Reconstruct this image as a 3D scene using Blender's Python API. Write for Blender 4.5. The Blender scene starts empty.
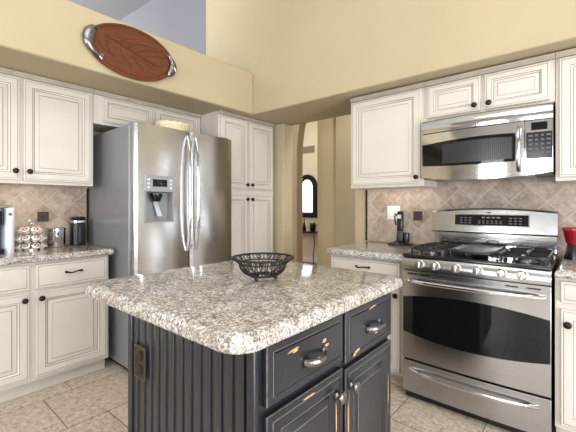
import bpy, bmesh, math, random
from mathutils import Vector, Matrix
random.seed(7)
PI = math.pi
SC = bpy.context.scene
COL = SC.collection

# ------------------------------------------------------------------ camera, world, lights, exposure
cam_d = bpy.data.cameras.new('camera')
cam = bpy.data.objects.new('camera', cam_d); COL.objects.link(cam)
cam.location = (0, 0, 1.232)
cam.rotation_euler = (PI / 2, 0, math.radians(40.33))
cam_d.sensor_width = 36.0
cam_d.lens = 351 / 576 * 36
cam_d.shift_y = -10 / 576
cam_d.clip_start = 0.05
SC.camera = cam

SC.view_settings.view_transform = 'Standard'
SC.view_settings.look = 'None'
SC.view_settings.gamma = 1.0
SC.view_settings.use_curve_mapping = False
SC.view_settings.exposure = -0.60

wd = bpy.data.worlds.new('world'); SC.world = wd
wd.use_nodes = True
bg = wd.node_tree.nodes['Background']
bg.inputs[0].default_value = (0.96, 0.98, 1.0, 1)
bg.inputs[1].default_value = 1.2


def area(name, loc, direction, sx, sy, power, color=(1, 1, 1), spread=PI):
    d = bpy.data.lights.new(name, 'AREA')
    d.shape = 'RECTANGLE'; d.size = sx; d.size_y = sy
    d.energy = power; d.color = color; d.spread = spread
    o = bpy.data.objects.new(name, d); COL.objects.link(o)
    o.location = loc
    o.rotation_euler = Vector(direction).to_track_quat('-Z', 'Y').to_euler()
    return o


# daylight through the windows behind the camera and on the right, plus added fill lamps
area('daylight_front_window', (-1.15, -3.42, 1.55), (0, 1, 0), 1.1, 1.5, 95, (0.95, 0.98, 1.0))
area('daylight_front_window', (0.75, -3.42, 1.55), (0, 1, 0), 1.1, 1.5, 95, (0.93, 0.97, 1.0))
area('daylight_patio_door', (2.92, 0.55, 1.2), (-1, 0, 0), 2.2, 2.1, 225, (0.95, 0.98, 1.0))
area('daylight_side_window', (2.92, -2.0, 1.5), (-1, 0, 0), 1.2, 1.5, 90, (0.95, 0.98, 1.0))
area('patio_bounce_fill', (2.92, 0.55, 0.75), (-1, 0.1, 0.42), 2.2, 1.2, 80, (1.0, 0.97, 0.93))  # added lamp tilted up, imitating ground bounce to lift the soffit undersides
area('front_bounce_fill', (-1.15, -3.42, 1.1), (0.05, 1, 0.35), 1.1, 0.6, 45, (1.0, 0.97, 0.93))  # low fill lamp added at the front window, aimed up towards the soffits
area('ceiling_fill', (0.2, -0.6, 3.9), (-0.15, 0.1, -1), 3.2, 2.6, 120, (1.0, 0.98, 0.95))  # unseen overhead lamp added as general fill
area('under_cabinet_light', (-3.10, 0.72, 1.385), (-0.35, 0, -1), 0.06, 0.6, 2.6, (1.0, 0.80, 0.58))
area('under_cabinet_light', (-1.2, 2.76, 1.365), (0, 0.35, -1), 0.5, 0.06, 1.0, (1.0, 0.82, 0.62))
area('great_room_window', (-6.9, 3.1, 1.6), (1, 0.1, 0), 1.9, 1.5, 28, (0.94, 0.97, 1.0))
area('hall_daylight', (-3.6, 5.2, 3.0), (-0.2, 0.3, -1), 1.6, 1.0, 45, (1.0, 0.97, 0.9))
area('great_room_fill', (-3.9, 0.2, 2.9), (-1.0, 0.75, 0.55), 1.5, 1.5, 170, (0.93, 0.96, 1.0))  # unseen lamp added to brighten the grey gable wall and slope
area('passage_fill', (-1.5, 3.35, 2.9), (-0.55, 0.6, -0.75), 0.5, 0.4, 34, (1.0, 0.96, 0.88))  # unseen lamp added to brighten the walls beyond the opening


# ------------------------------------------------------------------ materials
def srgb(r, g, b):
    f = lambda c: c / 12.92 if c <= 0.04045 else ((c + 0.055) / 1.055) ** 2.4
    return (f(r / 255), f(g / 255), f(b / 255), 1)


class NT:
    def __init__(s, name):
        s.m = bpy.data.materials.new(name); s.m.use_nodes = True
        s.t = s.m.node_tree; s.b = s.t.nodes['Principled BSDF']

    def n(s, typ, ins=None, **kw):
        nd = s.t.nodes.new(typ)
        for k, v in kw.items():
            setattr(nd, k, v)
        for k, v in (ins or {}).items():
            if isinstance(v, bpy.types.NodeSocket):
                s.t.links.new(v, nd.inputs[k])
            else:
                nd.inputs[k].default_value = v
        return nd

    def link(s, a, b):
        s.t.links.new(a, b)

    def set(s, **kw):
        for k, v in kw.items():
            k = k.replace('_', ' ')
            if isinstance(v, bpy.types.NodeSocket):
                s.t.links.new(v, s.b.inputs[k])
            else:
                s.b.inputs[k].default_value = v

    def ramp(s, fac, stops, interp='LINEAR'):
        r = s.n('ShaderNodeValToRGB', {'Fac': fac})
        r.color_ramp.interpolation = interp
        el = r.color_ramp.elements
        while len(el) > 1:
            el.remove(el[-1])
        el[0].position, el[0].color = stops[0]
        for p, c in stops[1:]:
            e = el.new(p); e.color = c
        return r.outputs[0]

    def mix(s, fac, a, b, mode='MIX'):
        m = s.n('ShaderNodeMix', data_type='RGBA', blend_type=mode)
        for i, v in ((0, fac), (6, a), (7, b)):
            if isinstance(v, bpy.types.NodeSocket):
                s.t.links.new(v, m.inputs[i])
            else:
                m.inputs[i].default_value = v
        return m.outputs[2]

    def pos(s):
        return s.n('ShaderNodeNewGeometry').outputs['Position']

    def obj(s):
        return s.n('ShaderNodeTexCoord').outputs['Object']

    def mapping(s, vec, loc=(0, 0, 0), rot=(0, 0, 0), scale=(1, 1, 1)):
        return s.n('ShaderNodeMapping', {'Vector': vec, 'Location': loc, 'Rotation': rot, 'Scale': scale}).outputs[0]

    def noise(s, vec, scale, detail=3, rough=0.5, dist=0.0):
        return s.n('ShaderNodeTexNoise', {'Vector': vec, 'Scale': scale, 'Detail': detail, 'Roughness': rough,
                                          'Distortion': dist}).outputs['Fac']

    def bump(s, h, strength=0.2, dist=0.01):
        s.link(s.n('ShaderNodeBump', {'Height': h, 'Strength': strength, 'Distance': dist}).outputs[0], s.b.inputs['Normal'])


def plain(name, col, rough=0.5, metal=0.0, var=0.06, scale=8, bump=0.0, bscale=60, **kw):
    t = NT(name)
    p = t.obj()
    f = t.noise(p, scale, 3)
    c2 = tuple(max(0, c * (1 - var * 2)) for c in col[:3]) + (1,)
    t.set(Base_Color=t.ramp(f, [(0.3, c2), (0.7, col)]), Roughness=rough, Metallic=metal, **kw)
    if bump:
        t.bump(t.noise(p, bscale, 4), bump, 0.004)
    return t.m


def stucco(name, col):
    t = NT(name)
    p = t.pos()
    f = t.noise(p, 1.6, 4)
    c2 = tuple(c * 0.93 for c in col[:3]) + (1,)
    t.set(Base_Color=t.ramp(f, [(0.3, c2), (0.7, col)]), Roughness=0.85)
    t.bump(t.noise(p, 55, 4, 0.6), 0.10, 0.004)
    return t.m


def brushed(name, col, rough, along='h', strength=0.05):
    t = NT(name)
    p = t.obj()
    sc = (3, 3, 260) if along == 'h' else (260, 260, 3)
    f = t.noise(t.mapping(p, scale=sc), 1.0, 3, 0.6)
    c2 = tuple(c * 0.88 for c in col[:3]) + (1,)
    t.set(Base_Color=t.ramp(f, [(0.3, c2), (0.7, col)]), Metallic=1.0,
          Roughness=t.n('ShaderNodeMapRange', {'Value': f, 'To Min': rough * 0.85, 'To Max': rough * 1.2}).outputs[0])
    t.bump(f, strength, 0.002)
    return t.m


def granite(name):
    t = NT(name)
    p = t.pos()
    big = t.noise(p, 9, 4, 0.6, 0.8)
    mid = t.noise(p, 105, 5, 0.75, 0.6)
    fine = t.noise(p, 210, 3, 0.7)
    base = t.ramp(mid, [(0.33, srgb(66, 60, 56)), (0.42, srgb(132, 125, 118)), (0.50, srgb(174, 171, 167)), (0.60, srgb(228, 228, 228))])
    warm = t.mix(t.ramp(big, [(0.44, (0, 0, 0, 1)), (0.60, (0.5, 0.5, 0.5, 1))]), base, srgb(146, 130, 114))
    cl = t.noise(p, 34, 4, 0.65, 1.0)
    warm = t.mix(t.ramp(cl, [(0.36, (0.8, 0.8, 0.8, 1)), (0.50, (0, 0, 0, 1))]), warm, srgb(104, 92, 82))
    sp = t.ramp(fine, [(0.35, (1, 1, 1, 1)), (0.44, (0, 0, 0, 1))])
    c = t.mix(sp, warm, srgb(66, 58, 54))
    wh = t.ramp(t.noise(p, 120, 3, 0.6), [(0.60, (0, 0, 0, 1)), (0.68, (0.8, 0.8, 0.8, 1))])
    c = t.mix(wh, c, srgb(232, 229, 224))
    t.set(Base_Color=c, Roughness=0.09, Specular_IOR_Level=0.5)
    t.bump(mid, 0.02, 0.001)
    return t.m


def floor_tile(name):
    t = NT(name)
    p = t.pos()
    sx = t.n('ShaderNodeSeparateXYZ', {'Vector': p})
    cx = t.n('ShaderNodeCombineXYZ', {'X': sx.outputs['Y'], 'Y': sx.outputs['X']}).outputs[0]
    wob = t.noise(p, 9, 2)
    m = t.mapping(cx, loc=(-0.91 + 6.2, 2.63 + 4.4, 0))
    br = t.n('ShaderNodeTexBrick', {'Vector': m, 'Color1': (0.35, 0.35, 0.35, 1), 'Color2': (0.75, 0.75, 0.75, 1), 'Mortar': (0, 0, 0, 1),
                                    'Scale': 1.0, 'Mortar Size': 0.003, 'Mortar Smooth': 0.3, 'Brick Width': 0.62, 'Row Height': 0.44},
             offset=0.35, offset_frequency=2, squash=0.62, squash_frequency=3)
    fine = t.noise(p, 34, 8, 0.72, 0.3)
    col = t.ramp(fine, [(0.30, srgb(140, 125, 112)), (0.48, srgb(188, 173, 159)), (0.68, srgb(216, 206, 194))])
    tint = t.mix(0.30, col, br.outputs['Color'], 'SOFT_LIGHT')
    pits = t.ramp(t.noise(t.mapping(p, scale=(60, 24, 1)), 1.0, 3, 0.6, 0.3), [(0.31, (0.9, 0.9, 0.9, 1)), (0.37, (0, 0, 0, 1))])
    c = t.mix(pits, tint, srgb(92, 76, 66))
    c = t.mix(br.outputs['Fac'], c, srgb(84, 68, 56))
    t.set(Base_Color=c, Roughness=0.42)
    h = t.n('ShaderNodeMath', {0: t.noise(p, 26, 5), 1: br.outputs['Fac']}, operation='SUBTRACT').outputs[0]
    t.bump(h, 0.18, 0.006)
    return t.m


def splash_tile(name, axis, c0):
    """tumbled stone laid on the diagonal; (c0) is the (u, z) of the middle of one tile"""
    t = NT(name)
    p = t.pos()
    sx = t.n('ShaderNodeSeparateXYZ', {'Vector': p})
    uz = t.n('ShaderNodeCombineXYZ', {'X': sx.outputs[axis], 'Y': sx.outputs['Z']}).outputs[0]
    s = 0.152
    a = math.radians(45)
    cu = math.cos(a) * c0[0] - math.sin(a) * c0[1]; cv = math.sin(a) * c0[0] + math.cos(a) * c0[1]
    m = t.mapping(uz, rot=(0, 0, a), loc=(s / 2 - cu + 40 * s, s / 2 - cv + 40 * s, 0))
    br = t.n('ShaderNodeTexBrick', {'Vector': m, 'Color1': (0, 0, 0, 1), 'Color2': (1, 1, 1, 1), 'Mortar': (0.5, 0.5, 0.5, 1), 'Scale': 1.0,
                                    'Mortar Size': 0.0035, 'Mortar Smooth': 0.25, 'Brick Width': s, 'Row Height': s}, offset=0.0, squash=1.0)
    fine = t.noise(p, 24, 6, 0.65, 0.5)
    col = t.ramp(fine, [(0.32, srgb(118, 104, 94)), (0.5, srgb(160, 146, 134)), (0.68, srgb(194, 184, 173))])
    tone = t.ramp(br.outputs['Color'], [(0, srgb(132, 112, 98)), (0.5, srgb(162, 146, 134)), (1, srgb(184, 174, 164))])
    c = t.mix(0.5, col, tone)
    c = t.mix(br.outputs['Fac'], c, srgb(176, 163, 150))
    t.set(Base_Color=c, Roughness=0.55)
    h = t.n('ShaderNodeMath', {0: t.noise(p, 40, 4), 1: br.outputs['Fac']}, operation='SUBTRACT').outputs[0]
    t.bump(h, 0.25, 0.004)
    return t.m


def wood(name, dark, light, scale=(40, 4, 40), rough=0.4):
    t = NT(name)
    p = t.obj()
    f = t.noise(t.mapping(p, scale=scale), 1.0, 5, 0.6, 1.2)
    g = t.noise(t.mapping(p, scale=tuple(x * 4 for x in scale)), 1.0, 2, 0.5)
    c = t.mix(0.25, t.ramp(f, [(0.3, dark), (0.7, light)]), t.ramp(g, [(0.3, dark), (0.7, light)]))
    t.set(Base_Color=c, Roughness=rough)
    t.bump(f, 0.05, 0.002)
    return t.m


def worn_paint(name):
    t = NT(name)
    p = t.obj()
    f = t.noise(p, 5, 4)
    base = t.ramp(f, [(0.3, srgb(18, 20, 27)), (0.7, srgb(30, 34, 45))])
    w = t.ramp(t.noise(t.mapping(p, scale=(30, 30, 7)), 1.0, 4, 0.6), [(0.70, (0, 0, 0, 1)), (0.74, (0.7, 0.7, 0.7, 1))])
    t.set(Base_Color=t.mix(w, base, srgb(120, 98, 78)), Roughness=0.30, Coat_Weight=0.2, Coat_Roughness=0.25)
    return t.m


def leaf_mat(name):
    return plain(name, srgb(104, 104, 58), 0.6, var=0.2, scale=40)


M = {}
M['wall'] = stucco('wall_paint', srgb(178, 165, 136))
M['hall_wall'] = stucco('hall_paint', srgb(192, 174, 138))
M['hall_light'] = stucco('hall_light_paint', srgb(226, 212, 180))
M['grey_wall'] = stucco('grey_paint', srgb(192, 194, 202))
M['rear'] = stucco('rear_wall_paint', srgb(172, 169, 164))
M['ceil'] = stucco('ceiling_paint', srgb(226, 223, 216))
M['floor'] = floor_tile('travertine_floor')
M['wood_floor'] = wood('hall_wood', srgb(118, 74, 46), srgb(170, 118, 78), (4, 40, 4))
M['cream'] = plain('cream_glazed_paint', srgb(202, 196, 188), 0.42, var=0.03, scale=5)
M['glaze'] = plain('brown_glaze', srgb(126, 110, 96), 0.5, var=0.10, scale=14)
M['crown'] = plain('glazed_crown', srgb(168, 158, 146), 0.45, var=0.10, scale=14)
M['toe'] = plain('toe_kick_paint', srgb(196, 190, 180), 0.5, var=0.04)
M['cabin'] = plain('cabinet_shadow_wood', srgb(120, 104, 90), 0.6)
M['granite'] = granite('speckled_granite')
M['steel'] = brushed('brushed_steel', srgb(182, 183, 185), 0.22, 'h', 0.03)
M['steel_f'] = brushed('fridge_steel', srgb(200, 199, 199), 0.21, 'h', 0.15)
M['chrome'] = plain('polished_steel', srgb(212, 213, 216), 0.09, 1.0, var=0.02)
M['knobsteel'] = plain('satin_knob_steel', srgb(226, 222, 218), 0.25, 1.0, var=0.02)
M['fside'] = plain('fridge_side_grey', srgb(142, 144, 148), 0.42, 0.35, var=0.03)
M['black'] = plain('black_enamel', srgb(18, 18, 20), 0.16, var=0.1)
M['glass'] = plain('black_glass', srgb(14, 14, 16), 0.05, var=0.05, Specular_IOR_Level=0.4)
M['iron'] = plain('cast_iron', srgb(36, 36, 38), 0.45, 0.2, var=0.15, scale=30)
M['wire'] = plain('black_wire', srgb(20, 20, 22), 0.5, 0.0, var=0.1)
M['griddle'] = plain('grey_griddle', srgb(112, 112, 114), 0.4, 0.5, var=0.1)
M['bronze'] = plain('oil_rubbed_bronze', srgb(46, 38, 34), 0.32, 0.7, var=0.2, scale=40)
M['pewter'] = plain('pewter', srgb(138, 136, 140), 0.25, 1.0, var=0.1, scale=40)
M['navy'] = worn_paint('distressed_charcoal_paint')
M['navydark'] = plain('dark_groove', srgb(20, 20, 23), 0.6)
M['worn_highlight_edge'] = plain('rubbed_highlight_edge', srgb(104, 100, 100), 0.45, var=0.25, scale=60)  # rubbed wear, with bevel highlights painted in as light grey edge rings
M['barewood'] = plain('bare_wood_chip', srgb(206, 164, 120), 0.6, var=0.2, scale=120)
M['accent'] = plain('bronze_tile', srgb(80, 67, 60), 0.4, 0.5, var=0.3, scale=60)
M['copper'] = plain('aged_copper_plate', srgb(70, 55, 48), 0.35, 0.6, var=0.25, scale=50)
M['plastic_k'] = plain('black_plastic', srgb(15, 15, 17), 0.25, var=0.1)
M['plastic_g'] = plain('silver_plastic', srgb(202, 210, 222), 0.35, 0.15, var=0.03)
M['grey_p'] = plain('grey_plastic', srgb(150, 152, 156), 0.4, 0.2, var=0.04)
M['key'] = plain('key_grey', srgb(74, 78, 88), 0.45, var=0.05)
M['ink'] = plain('pale_print', srgb(120, 124, 130), 0.5, var=0.02)
M['darkgrey'] = plain('dark_grey_plastic', srgb(62, 64, 68), 0.4, 0.2, var=0.05)
M['white'] = plain('white_plastic', srgb(240, 238, 232), 0.4, var=0.02)
M['red'] = plain('red_plastic', srgb(150, 22, 34), 0.25, var=0.08)
M['platter'] = wood('carved_red_wood', srgb(70, 34, 18), srgb(110, 60, 36), (30, 5, 30), 0.3)
M['platter_d'] = plain('carved_line', srgb(64, 30, 16), 0.5)
M['foil'] = plain('foil_lid', srgb(232, 226, 220), 0.35, 0.2, var=0.15, scale=60)
M['lidprint'] = plain('printed_lid', srgb(140, 66, 52), 0.5, var=0.2)
M['cup'] = plain('pod_cup', srgb(236, 232, 226), 0.4, var=0.04)
M['wicker'] = plain('cream_wicker', srgb(228, 216, 178), 0.6, var=0.12, scale=60, bump=0.3)
M['mirror'] = plain('mirror_glass', srgb(236, 238, 240), 0.03, 1.0, var=0.0)
M['leaf'] = leaf_mat('dried_leaf')
M['base'] = plain('white_trim', srgb(238, 234, 226), 0.45, var=0.02)
M['vent'] = plain('vent_metal', srgb(150, 134, 108), 0.5, var=0.05)
M['winframe'] = plain('window_frame_white', srgb(240, 240, 238), 0.45, var=0.02)


# ------------------------------------------------------------------ mesh builder
def F_back(y0):
    return lambda u, n, z: (u, y0 - n, z)


def F_left(x0):
    return lambda u, n, z: (x0 + n, u, z)


F_world = lambda x, y, z: (x, y, z)


class MB:
    def __init__(s, fr=F_world):
        s.v = []; s.f = []; s.m = []; s.s = []; s.fr = fr

    def add(s, vs, fs, m=0, smooth=False):
        b = len(s.v)
        s.v += [s.fr(*p) for p in vs]
        for f in fs:
            s.f.append([b + i for i in f]); s.m.append(m); s.s.append(smooth)
        return s

    def box(s, a0, a1, b0, b1, c0, c1, m=0):
        vs = [(x, y, z) for x in (a0, a1) for y in (b0, b1) for z in (c0, c1)]
        return s.add(vs, [(0, 1, 3, 2), (4, 6, 7, 5), (0, 4, 5, 1), (2, 3, 7, 6), (0, 2, 6, 4), (1, 5, 7, 3)], m)

    def loft(s, loops, mats=0, cap0=True, cap1=True, smooth=False, closed=True):
        n = len(loops[0]); vs = [p for l in loops for p in l]
        b = len(s.v); s.v += [s.fr(*p) for p in vs]
        for k in range(len(loops) - 1):
            mm = mats[k + 1] if isinstance(mats, (list, tuple)) else mats
            for i in range(n if closed else n - 1):
                j = (i + 1) % n
                s.f.append([b + k * n + i, b + k * n + j, b + (k + 1) * n + j, b + (k + 1) * n + i]); s.m.append(mm); s.s.append(smooth)
        m0 = mats[0] if isinstance(mats, (list, tuple)) else mats
        m1 = mats[-1] if isinstance(mats, (list, tuple)) else mats
        if cap0:
            s.f.append([b + i for i in range(n)][::-1]); s.m.append(m0); s.s.append(False)
        if cap1:
            s.f.append([b + (len(loops) - 1) * n + i for i in range(n)]); s.m.append(m1); s.s.append(False)
        return s

    def rings(s, u0, u1, z0, z1, prof):
        """rectangular raised panel; prof = [(inset, n, mat)...] from the back outwards to the middle"""
        loops = [[(u0 + i, n, z0 + i), (u1 - i, n, z0 + i), (u1 - i, n, z1 - i), (u0 + i, n, z1 - i)] for i, n, _ in prof]
        return s.loft(loops, [m for _, _, m in prof])

    def lathe(s, prof, c, axis='z', seg=20, m=0, smooth=True):
        """prof = [(r, h)...]; axis 'z' up or 'n' = second frame axis or 'u' = first"""
        loops = []
        for r, h in prof:
            l = []
            for k in range(seg):
                a = 2 * PI * k / seg; x, y = max(r, 1e-5) * math.cos(a), max(r, 1e-5) * math.sin(a)
                if axis == 'z': l.append((c[0] + x, c[1] + y, c[2] + h))
                elif axis == 'n': l.append((c[0] + x, c[1] + h, c[2] + y))
                else: l.append((c[0] + h, c[1] + x, c[2] + y))
            loops.append(l)
        return s.loft(loops, m, smooth=smooth)

    def tube(s, pts, r, seg=8, m=0, closed=False, smooth=True, flat=1.0):
        P = [Vector(p) for p in pts]; n = len(P)
        rad = r if isinstance(r, (list, tuple)) else [r] * n
        loops = []; up = None
        for i in range(n):
            if closed: t = P[(i + 1) % n] - P[i - 1]
            else: t = P[min(i + 1, n - 1)] - P[max(i - 1, 0)]
            t.normalize()
            if up is None:
                up = Vector((0, 0, 1)) if abs(t.z) < 0.9 else Vector((1, 0, 0))
            a = up - t * up.dot(t)
            if a.length < 1e-6: a = t.orthogonal()
            a.normalize(); up = a; b = t.cross(a)
            loops.append([tuple(P[i] + a * (math.cos(2 * PI * k / seg) * rad[i]) + b * (math.sin(2 * PI * k / seg) * rad[i] * flat)) for k in range(seg)])
        if closed:
            loops.append(loops[0]); return s.loft(loops, m, False, False, smooth)
        return s.loft(loops, m, True, True, smooth)

    def curved(s, u0, u1, zb, zt, nf, nb, N=24, m=0, smooth=True):
        """panel between u0 and u1 whose bottom, top and front depth follow functions of t in 0..1"""
        loops = []
        for k in range(N + 1):
            t = k / N; u = u0 + (u1 - u0) * t
            loops.append([(u, nb, zb(t)), (u, nf(t), zb(t)), (u, nf(t), zt(t)), (u, nb, zt(t))])
        return s.loft(loops, m, True, True, False)

    def sphere(s, c, r, m=0, seg=12, rings=8, sz=(1, 1, 1)):
        loops = []
        for i in range(rings + 1):
            a = -PI / 2 + PI * i / rings
            rr = max(math.cos(a), 1e-4) * r
            loops.append([(c[0] + rr * math.cos(2 * PI * k / seg) * sz[0], c[1] + rr * math.sin(2 * PI * k / seg) * sz[1], c[2] + math.sin(a) * r * sz[2]) for k in range(seg)])
        return s.loft(loops, m, True, True, True)


WL = {}


def tag(o, label=None, cat=None, group=None, kind=None):
    if label: o['label'] = label
    if cat: o['category'] = cat
    if group: o['group'] = group
    if kind: o['kind'] = kind
    return o


def empty(name, loc, label, cat, group=None):
    o = bpy.data.objects.new(name, None); COL.objects.link(o)
    o.empty_display_size = 0.05
    o.location = loc; WL[o] = Vector(loc)
    return tag(o, label, cat, group)


def shade_mesh(me, ang=35):
    for p in me.polygons: p.use_smooth = True
    me.set_sharp_from_angle(angle=math.radians(ang))


def build(name, mb, mats, parent=None, bevel=0.0, label=None, auto=False, seg=2):
    me = bpy.data.meshes.new(name)
    xs = [p[0] for p in mb.v]; ys = [p[1] for p in mb.v]; zs = [p[2] for p in mb.v]
    org = Vector(((min(xs) + max(xs)) / 2, (min(ys) + max(ys)) / 2, min(zs)))
    me.from_pydata([tuple(Vector(p) - org) for p in mb.v], [], mb.f)
    for m in (mats if isinstance(mats, (list, tuple)) else [mats]):
        me.materials.append(M[m])
    for p, mi, sm in zip(me.polygons, mb.m, mb.s):
        p.material_index = mi; p.use_smooth = sm
    bm = bmesh.new(); bm.from_mesh(me)
    bmesh.ops.remove_doubles(bm, verts=bm.verts, dist=1e-6)
    bmesh.ops.recalc_face_normals(bm, faces=bm.faces)
    bm.to_mesh(me); bm.free()
    shade_mesh(me)
    o = bpy.data.objects.new(name, me); COL.objects.link(o)
    o.location = org - (WL[parent] if parent else Vector((0, 0, 0)))
    WL[o] = org
    if parent: o.parent = parent
    if bevel:
        b = o.modifiers.new('bevel', 'BEVEL'); b.width = bevel; b.segments = seg; b.limit_method = 'ANGLE'; b.angle_limit = math.radians(50)
        b.harden_normals = False
    if label: o['label'] = label
    return o


def struct(name, mb, mats, bevel=0.0):
    return tag(build(name, mb, mats, None, bevel), kind='structure')


def shade(o, ang=35):
    me = o.data
    for p in me.polygons: p.use_smooth = True
    try:
        me.set_sharp_from_angle(angle=math.radians(ang))
    except Exception:
        pass
    return o


# ------------------------------------------------------------------ the setting
XL, YB = -3.27, 2.92
SOF = 2.150
struct('floor', MB().box(-3.34, 3.1, -3.6, 3.15, -0.1, 0.0), 'floor')
struct('floor_hall', MB().box(-7.0, 0.4, 3.151, 6.5, -0.1, 0.0), 'wood_floor')
struct('wall_left', MB().box(-3.34, XL, -3.6, YB, 0.001, SOF - 0.001), 'wall')
struct('soffit_left', MB().box(-3.34, -2.552, -3.6, 2.467, SOF, 2.566), 'wall', 0.012)
struct('soffit_back', MB().box(-3.34, 3.1, 2.468, 3.1, SOF, 4.2), 'wall', 0.012)
struct('wall_back', MB().box(-3.34, -2.545, YB, 3.08, 0.001, SOF - 0.001).box(-1.66, 3.1, YB, 3.1, 0.001, SOF - 0.001), 'wall', 0.01)
struct('ceiling', MB().box(-3.34, 3.1, -3.6, 2.467, 4.1, 4.2), 'ceil')

# the room behind the camera: window walls
wf = MB()
for a in ((-3.34, -1.7, 0, 4.1), (-0.6, 0.2, 0, 4.1), (1.3, 3.1, 0, 4.1)):
    wf.box(a[0], a[1], -3.6, -3.45, a[2] + 0.001, a[3])
for x0, x1 in ((-1.7, -0.6), (0.2, 1.3)):
    wf.box(x0, x1, -3.6, -3.45, 0.001, 0.8); wf.box(x0, x1, -3.6, -3.45, 2.3, 4.1)
struct('wall_front', wf, 'rear')
wr = MB()
for a in ((-3.45, -2.6), (-1.4, -0.55), (1.65, 2.467)):
    wr.box(2.95, 3.1, a[0], a[1], 0.001, 4.1)
wr.box(2.95, 3.1, -2.6, -1.4, 0.001, 0.75); wr.box(2.95, 3.1, -2.6, -1.4, 2.25, 4.1); wr.box(2.95, 3.1, -0.55, 1.65, 2.25, 4.1)
struct('wall_right', wr, 'rear')


def window(name, fr, u0, u1, z0, z1, cols, rows):
    b = MB(fr)
    w = 0.045
    b.box(u0, u1, 0, 0.05, z0, z0 + w); b.box(u0, u1, 0, 0.05, z1 - w, z1)
    b.box(u0, u0 + w, 0, 0.05, z0 + w, z1 - w); b.box(u1 - w, u1, 0, 0.05, z0 + w, z1 - w)
    for i in range(1, cols):
        u = u0 + (u1 - u0) * i / cols; b.box(u - 0.018, u + 0.018, 0.005, 0.045, z0 + w, z1 - w)
    for i in range(1, rows):
        z = z0 + (z1 - z0) * i / rows; b.box(u0 + w, u1 - w, 0.01, 0.04, z - 0.012, z + 0.012)
    struct(name, b, 'winframe')


window('window_1', lambda u, n, z: (u, -3.45 + n, z), -1.698, -0.602, 0.802, 2.298, 2, 1)
window('window_2', lambda u, n, z: (u, -3.45 + n, z), 0.202, 1.298, 0.802, 2.298, 2, 1)
window('window_3', lambda u, n, z: (2.95 - n, u, z), -2.598, -1.402, 0.752, 2.248, 2, 1)
window('door_1', lambda u, n, z: (2.95 - n, u, z), -0.548, 1.648, 0.002, 2.248, 2, 1)

# great room seen over the plant ledge: grey gable wall and sloping ceiling
struct('wall_far_left', MB().box(-7.1, -7.0, -3.6, 6.5, -0.1, 8.5), 'grey_wall')
gp = MB()
zc = lambda y: 4.897 + (y - 3.13) * 1.037
gp.loft([[(-7.0, y, zc(y)) for y in (-2.5, 5.5)] + [(-7.0, y, zc(y) + 0.1) for y in (5.5, -2.5)],
         [(-3.6, y, zc(y) + 2.04) for y in (-2.5, 5.5)] + [(-3.6, y, zc(y) + 2.14) for y in (5.5, -2.5)]])
struct('ceiling_great_room', gp, 'grey_wall')

window('window_4', lambda u, n, z: (-7.0 + n, u, z), 2.1, 4.1, 0.8, 2.4, 2, 1)
# hall seen through the opening
struct('wall_hall_far', MB().box(-5.9, 0.4, 6.2, 6.35, 0.001, 4.2), 'hall_light')
aw = MB()
ay0, ay1 = 4.3, 4.45
axl, axr, azs, azt = -3.47, -2.27, 2.0, 2.95
arc = [(axr + (axl - axr) * 0.5 + 0.5 * (axr - axl) * math.cos(a), azs + (axr - axl) * 0.98 * math.sin(a)) for a in [PI * k / 16 for k in range(17)]]
# arched wall as strips round the opening
aw.box(-4.4, axl, ay0, ay1, 0.001, 4.2); aw.box(axr, -1.2, ay0, ay1, 0.001, 4.2)
for k in range(16):
    (x1, z1), (x0, z0) = arc[k], arc[k + 1]
    aw.loft([[(x0, ay0, z0), (x1, ay0, z1), (x1, ay0, 4.2), (x0, ay0, 4.2)], [(x0, ay1, z0), (x1, ay1, z1), (x1, ay1, 4.2), (x0, ay1, 4.2)]])
struct('wall_hall_arch', aw, 'hall_wall')
struct('wall_hall_pier', MB().box(-2.79, -2.474, 3.9, 4.299, 0.001, 4.2), 'hall_wall', 0.008)
struct('wall_hall_right', MB().box(-2.473, -1.0, 3.86, 4.298, 0.001, 4.2), 'wall', 0.008)
struct('baseboard_hall', MB().box(-5.6, -3.0, 6.17, 6.198, 0.002, 0.11), 'base')
struct('ceiling_hall', MB().box(-4.1, 0.4, 3.101, 6.35, 4.2, 4.3), 'ceil')
struct('baseboard_back', MB().box(-2.655, -2.55, 2.9, 2.918, 0.002, 0.1), 'base')

# tiled backsplashes and their dark beaded edge
spl = MB().box(XL + 0.001, XL + 0.011, -0.6, 1.174, 0.917, 1.392)
M['splash_l'] = splash_tile('diagonal_stone_tile_left', 'Y', (0.858, 1.148))
M['splash_b'] = splash_tile('diagonal_stone_tile_back', 'X', (-1.06, 1.152))
struct('backsplash_left', spl, 'splash_l')
struct('backsplash_back', MB().box(-1.52, 1.2, YB - 0.011, YB - 0.001, 0.917, 1.86), 'splash_b')
tb = MB()
for k in range(34):
    tb.sphere((-1.532, YB - 0.008, 0.925 + 0.0135 * k), 0.0085, seg=8, rings=6)
tb.box(-1.541, -1.523, YB - 0.006, YB - 0.001, 0.917, 1.378)
struct('trim_1', tb, 'bronze')
tb = MB()
for k in range(34):
    tb.sphere((XL + 0.008, 1.184, 0.925 + 0.0135 * k), 0.0085, seg=8, rings=6)
tb.box(XL + 0.001, XL + 0.006, 1.175, 1.193, 0.917, 1.385)
struct('trim_2', tb, 'bronze')


# ------------------------------------------------------------------ cabinets
def door_prof(k=1.0):
    return [(0, 0.001, 0), (0, 0.016, 0), (0.003, 0.019, 0), (0.0105, 0.019, 0), (0.0125, 0.0172, 1), (0.0145, 0.019, 0),
            (0.050 * k, 0.019, 0), (0.053 * k, 0.016, 1), (0.062 * k, 0.012, 0), (0.066 * k, 0.0105, 1), (0.071 * k, 0.0105, 0),
            (0.086 * k, 0.0165, 0), (0.090 * k, 0.0165, 0), (0.0925 * k, 0.0155, 1), (0.095 * k, 0.0175, 0)]


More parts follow.
